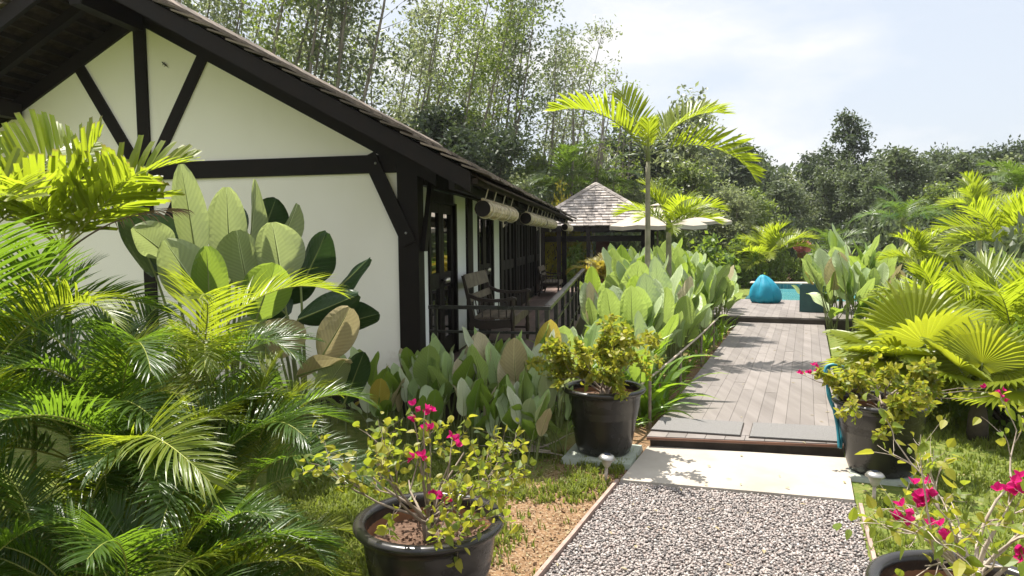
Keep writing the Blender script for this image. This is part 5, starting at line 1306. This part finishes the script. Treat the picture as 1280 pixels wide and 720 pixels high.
for (x0, x1, st, Y0, Y1, s0, s1) in ((20, 470, 46, 22, 27, .98, 1.15), (505, 740, 40, 24, 29, .80, .93), (0, 480, 84, 31, 38, 1.1, 1.35), (520, 720, 80, 33, 39, .95, 1.12)):
    px = x0
    while px < x1:
        Y = rs.uniform(Y0, Y1); c = atY(px + rs.uniform(-14, 14), 300, Y)
        tree('thin', k, LB1, c.x - .9, Y, rs.uniform(s0, s1), rs.uniform(-.5, .5), 'slender trees behind the house'); k += 1; px += st
for i, px in enumerate((735, 762, 790)):
    Y = 26 + 2 * i; c = atY(px, 300, Y); tree('bare', i, 'half-bare slender tree with thin pale branches behind the pavilion', c.x - .5, Y, (.92, 1.0, .78)[i], i * 1.1, 'half-bare trees behind the pavilion')
c = atY(868, 300, 31); tree('leafy', 1, 'light-crowned leafy tree rising behind the right fronds of the slender palm', c.x, 31, 1.08, .4)
c = atY(1063, 300, 40); tree('lone', 0, 'tall dark lone tree standing above the far tree line', c.x, 40, .87, .3)
LB2 = 'dense dark-leaved tree in the far tree line on the right'
for i, (px, top, Y) in enumerate([(905, 182, 38), (938, 190, 42), (968, 205, 44), (1000, 208, 38), (1022, 192, 44), (1045, 205, 36), (1090, 195, 42), (1112, 190, 37), (1140, 197, 44), (1166, 193, 39), (1192, 190, 43), (1216, 194, 36), (1240, 186, 42), (1268, 186, 38), (1295, 180, 40), (1330, 185, 42), (880, 190, 46), (1078, 215, 34), (1175, 215, 34), (985, 228, 34)]):
    c = atY(px, top, Y); s = c.z / 8.3
    tree('leafy' if i % 5 == 3 else 'dense', i, LB2, c.x, Y, s * rs.uniform(.9, 1.3), rs.uniform(0, 6), 'far tree line on the right', s)
LB3 = 'mid-green bushy tree in the undergrowth between the house roof and the pavilion'
for i, (px, top, Y) in enumerate([(600, 190, 21), (640, 200, 24), (672, 190, 27), (705, 185, 30), (735, 200, 32), (765, 180, 35), (800, 185, 33), (835, 190, 36), (860, 205, 30), (775, 235, 27), (830, 240, 26), (890, 235, 28), (560, 170, 24), (520, 150, 26), (690, 225, 24.5), (910, 245, 27), (935, 240, 30)]):
    c = atY(px, top, Y); s = c.z / 7.2
    tree('leafy' if i % 6 else 'dense', i, LB3, c.x, Y, s * 1.2, rs.uniform(0, 6), 'bushy trees behind the pavilion', s)
# far wood that reads as one mass
mb = MB(); rs = random.Random(8)
for k in range(15000):
    x = rs.uniform(-60, 90); y = rs.uniform(52, 62); h = 6.2 + 2.2 * NZ.noise(V((x * .12, y * .1, 0))) + 1.0 * NZ.noise(V((x * .5, y * .4, 3)))
    p = V((x, y, h * rs.random() ** .7)); leaf_quad(mb, p, rdir(rs), rdir(rs, .8), .9 * rs.uniform(.6, 1.3), .7)
stuff(mb.build('far_wood', M['tree_d'], None, origin=(0, 55, 0)), 'dark continuous wood closing the view behind the far tree line', 'wood')

# ------------------------------------------------------------------ grass and litter
def grass(name, label, x_fn, y0, y1, n, dens, hmin, hmax, seed):
    rs = random.Random(seed); mb = MB(); c = 0
    while c < n:
        y = y0 + (y1 - y0) * rs.random() ** 1.2; xa, xb = x_fn(y); x = rs.uniform(xa, xb)
        if rs.random() > dens(x, y): continue
        for _ in range(rs.randint(3, 7)):
            px, py = x + rs.gauss(0, .014), y + rs.gauss(0, .014); a = rs.uniform(0, 2 * pi); h = rs.uniform(hmin, hmax); w = rs.uniform(.0022, .0045) * (1 + .12 * y); l = rs.uniform(.2, .9) * h
            d = V((cos(a), sin(a), 0)); s = V((-sin(a), cos(a), 0)) * w; p = V((px, py, 0)); m_ = p + d * l * .35 + V((0, 0, h * .65)); e = p + d * l + V((0, 0, h))
            i = len(mb.v); mb.v += [tuple(p - s), tuple(p + s), tuple(m_ + s * .8), tuple(m_ - s * .8), tuple(e)]
            mb.f += [(i, i + 1, i + 2, i + 3), (i + 3, i + 2, i + 4)]; mb.m += [0, 0]; mb.uv += [None, None]
            c += 1
    stuff(mb.build(name, M['grass'], None, origin=(0, 3, 0)), label, 'grass')
def dl(x, y):
    d = GL(y) - x; n = NZ.noise(V((x * 2.3, y * 2.3, 1))) + .5 * NZ.noise(V((x * 7, y * 7, 4)))
    return max(.015, min(1, (d - .30) * 1.5 + n * 1.1)) if y < 4.3 else max(.03, min(1, .45 + n * .9))
grass('grass', 'thin short grass on the soil left of the gravel path', lambda y: (GL(y) - 2.2, GL(y) - .03), 2.1, 5.3, 44000, dl, .018, .06, 2)
def drr(x, y): return max(.08, min(1, .55 + NZ.noise(V((x * 2, y * 2, 7))) * .9))
grass('grass', 'short green lawn right of the gravel path and boardwalk', lambda y: ((GR(y) if y < 4.3 else GR(4.3) + (y - 4.3) * .42 + .35) + .03, GR(y) + 3.2), 2.1, 10, 42000, drr, .02, .065, 3)
mb = MB(); rs = random.Random(6)
for k in range(1500):
    y = rs.uniform(2.2, 5.2); x = GL(y) - .03 - 1.5 * rs.random() ** 1.4; leaf_quad(mb, V((x, y, .006 + rs.random() * .008)), rdir(rs, 0).cross(V((0, 0, 1))).normalized(), rdir(rs, 2.5), rs.uniform(.008, .03), rs.uniform(.006, .016))
for k in range(500):
    y = rs.uniform(2.2, 5.0); x = GR(y) + .04 + 1.6 * rs.random(); leaf_quad(mb, V((x, y, .01)), rdir(rs, 0).cross(V((0, 0, 1))).normalized(), rdir(rs, 2.5), rs.uniform(.015, .035), rs.uniform(.01, .02))
for k in range(46):
    y = rs.uniform(2.3, 5.3); x = rs.uniform(GL(y) + .03, GR(y) - .05); zz = .036 if y > frontY(x) else .026
    a = rs.uniform(0, 2 * pi); leaf_oval(mb, V((x, y, zz + .004)), V((cos(a), sin(a), 0)), V((rs.uniform(-.2, .2), rs.uniform(-.2, .2), 1)).normalized(), rs.uniform(.015, .045), rs.uniform(.008, .02))
for k in range(40):
    a = rs.uniform(0, 2 * pi); p = BW(rs.uniform(.02, 1.4), .25 + 7.5 * rs.random(), .115); leaf_oval(mb, p, V((cos(a), sin(a), 0)), V((0, .1, 1)).normalized(), rs.uniform(.02, .05), rs.uniform(.008, .02))
mc = MB()
for k in range(5200):
    y = rs.uniform(2.2, 5.2); x = GL(y) - .025 - 1.3 * rs.random() ** 1.5; z = rs.uniform(.003, .011) * (2.2 if rs.random() < .03 else 1); c = V((x, y, z * .3)); q = [c + rdir(rs) * z for _ in range(4)]
    mc.face([q[0], q[1], q[2]]); mc.face([q[0], q[2], q[3]]); mc.face([q[0], q[3], q[1]]); mc.face([q[1], q[3], q[2]])
stuff(mc.build('soil_clods', mat_plain('soil_crumb', (.25, .16, .095), (.15, .095, .055), 30, .95, .1, 0, island=.5), None, origin=(0, 3, 0)), 'loose crumbs and small stones on the bare orange soil beside the gravel', 'soil crumbs')
stuff(mb.build('leaf_litter', M['cal_dry'], None, origin=(0, 3, 0)), 'scattered dry bits of leaf on the bare soil and lawn', 'leaf litter')

mb = MB(); mb.box(-70, 100, -8, 72, -1, 19)
m, nt, nd, ln = newmat('air'); pv_ = nd.new('ShaderNodeVolumePrincipled'); pv_.inputs['Color'].default_value = (.93, .96, 1, 1); pv_.inputs['Density'].default_value = .0004; pv_.inputs['Anisotropy'].default_value = .2
oo = nd.new('ShaderNodeOutputMaterial'); ln.new(pv_.outputs[0], oo.inputs['Volume'])
hz = mb.build('haze', m); stuff(hz, 'thin bright haze in the humid air over the whole garden', 'haze')
# ------------------------------------------------------------------ light, sky, camera
SUN_EL = rad(67); SUN_AZ = rad(-38)       # azimuth from +Y, negative = to the left of the view
sd = bpy.data.lights.new('sun', 'SUN'); sd.energy = 5.0; sd.angle = rad(.53); sd.color = (1, .945, .86)
so = bpy.data.objects.new('sun', sd); COL.objects.link(so)
dirv = V((sin(SUN_AZ) * cos(SUN_EL), cos(SUN_AZ) * cos(SUN_EL), sin(SUN_EL)))
so.rotation_euler = dirv.to_track_quat('Z', 'Y').to_euler()
w = bpy.data.worlds.new('World'); S.world = w; w.use_nodes = True
nt = w.node_tree; nd = nt.nodes; ln = nt.links; nd.clear()
sky = nd.new('ShaderNodeTexSky'); sky.sky_type = 'NISHITA'; sky.sun_disc = False; sky.sun_elevation = SUN_EL; sky.sun_rotation = SUN_AZ
sky.air_density = 1.2; sky.dust_density = 2.5; sky.ozone_density = 1
tc = nd.new('ShaderNodeTexCoord'); mp = nd.new('ShaderNodeMapping'); mp.inputs['Scale'].default_value = (1, 1, 2.6); ln.new(tc.outputs['Generated'], mp.inputs[0])
nz = noise(nd, ln, 2.6, 7, mp.outputs[0], .55)
cl = ramp(nd, ln, nz, ((.42, .0), (.52, .4), (.60, 1.)))
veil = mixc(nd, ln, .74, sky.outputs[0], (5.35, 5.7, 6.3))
cc = mixc(nd, ln, cl, veil, (6.5, 6.5, 6.5))
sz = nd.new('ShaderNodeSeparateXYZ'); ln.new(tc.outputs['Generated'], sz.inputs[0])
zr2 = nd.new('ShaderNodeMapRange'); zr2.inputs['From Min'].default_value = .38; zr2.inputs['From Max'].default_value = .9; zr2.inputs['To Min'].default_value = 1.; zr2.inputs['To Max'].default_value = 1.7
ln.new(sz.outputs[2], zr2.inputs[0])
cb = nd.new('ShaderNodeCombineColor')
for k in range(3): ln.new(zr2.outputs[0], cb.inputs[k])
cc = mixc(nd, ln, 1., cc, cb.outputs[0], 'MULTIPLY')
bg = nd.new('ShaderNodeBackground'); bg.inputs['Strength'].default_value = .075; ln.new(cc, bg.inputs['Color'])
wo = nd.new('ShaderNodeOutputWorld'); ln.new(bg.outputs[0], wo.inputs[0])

cd = bpy.data.cameras.new('camera'); co = bpy.data.objects.new('camera', cd); COL.objects.link(co)
cd.sensor_width = 36; cd.lens = F * 36 / 1280; cd.clip_end = 2000; cd.clip_start = .05
co.matrix_world = MX.Translation(V((0, 0, EYE))) @ MX.Rotation(pi / 2 - PIT, 4, 'X') @ MX.Rotation(-ROL, 4, 'Z')
S.camera = co
S.view_settings.view_transform = 'Standard'; S.view_settings.look = 'None'; S.view_settings.exposure = 1.12; S.view_settings.gamma = 1
S.render.engine = 'CYCLES'
S.cycles.max_bounces = 7; S.cycles.diffuse_bounces = 3; S.cycles.glossy_bounces = 3; S.cycles.transmission_bounces = 4; S.cycles.transparent_max_bounces = 4
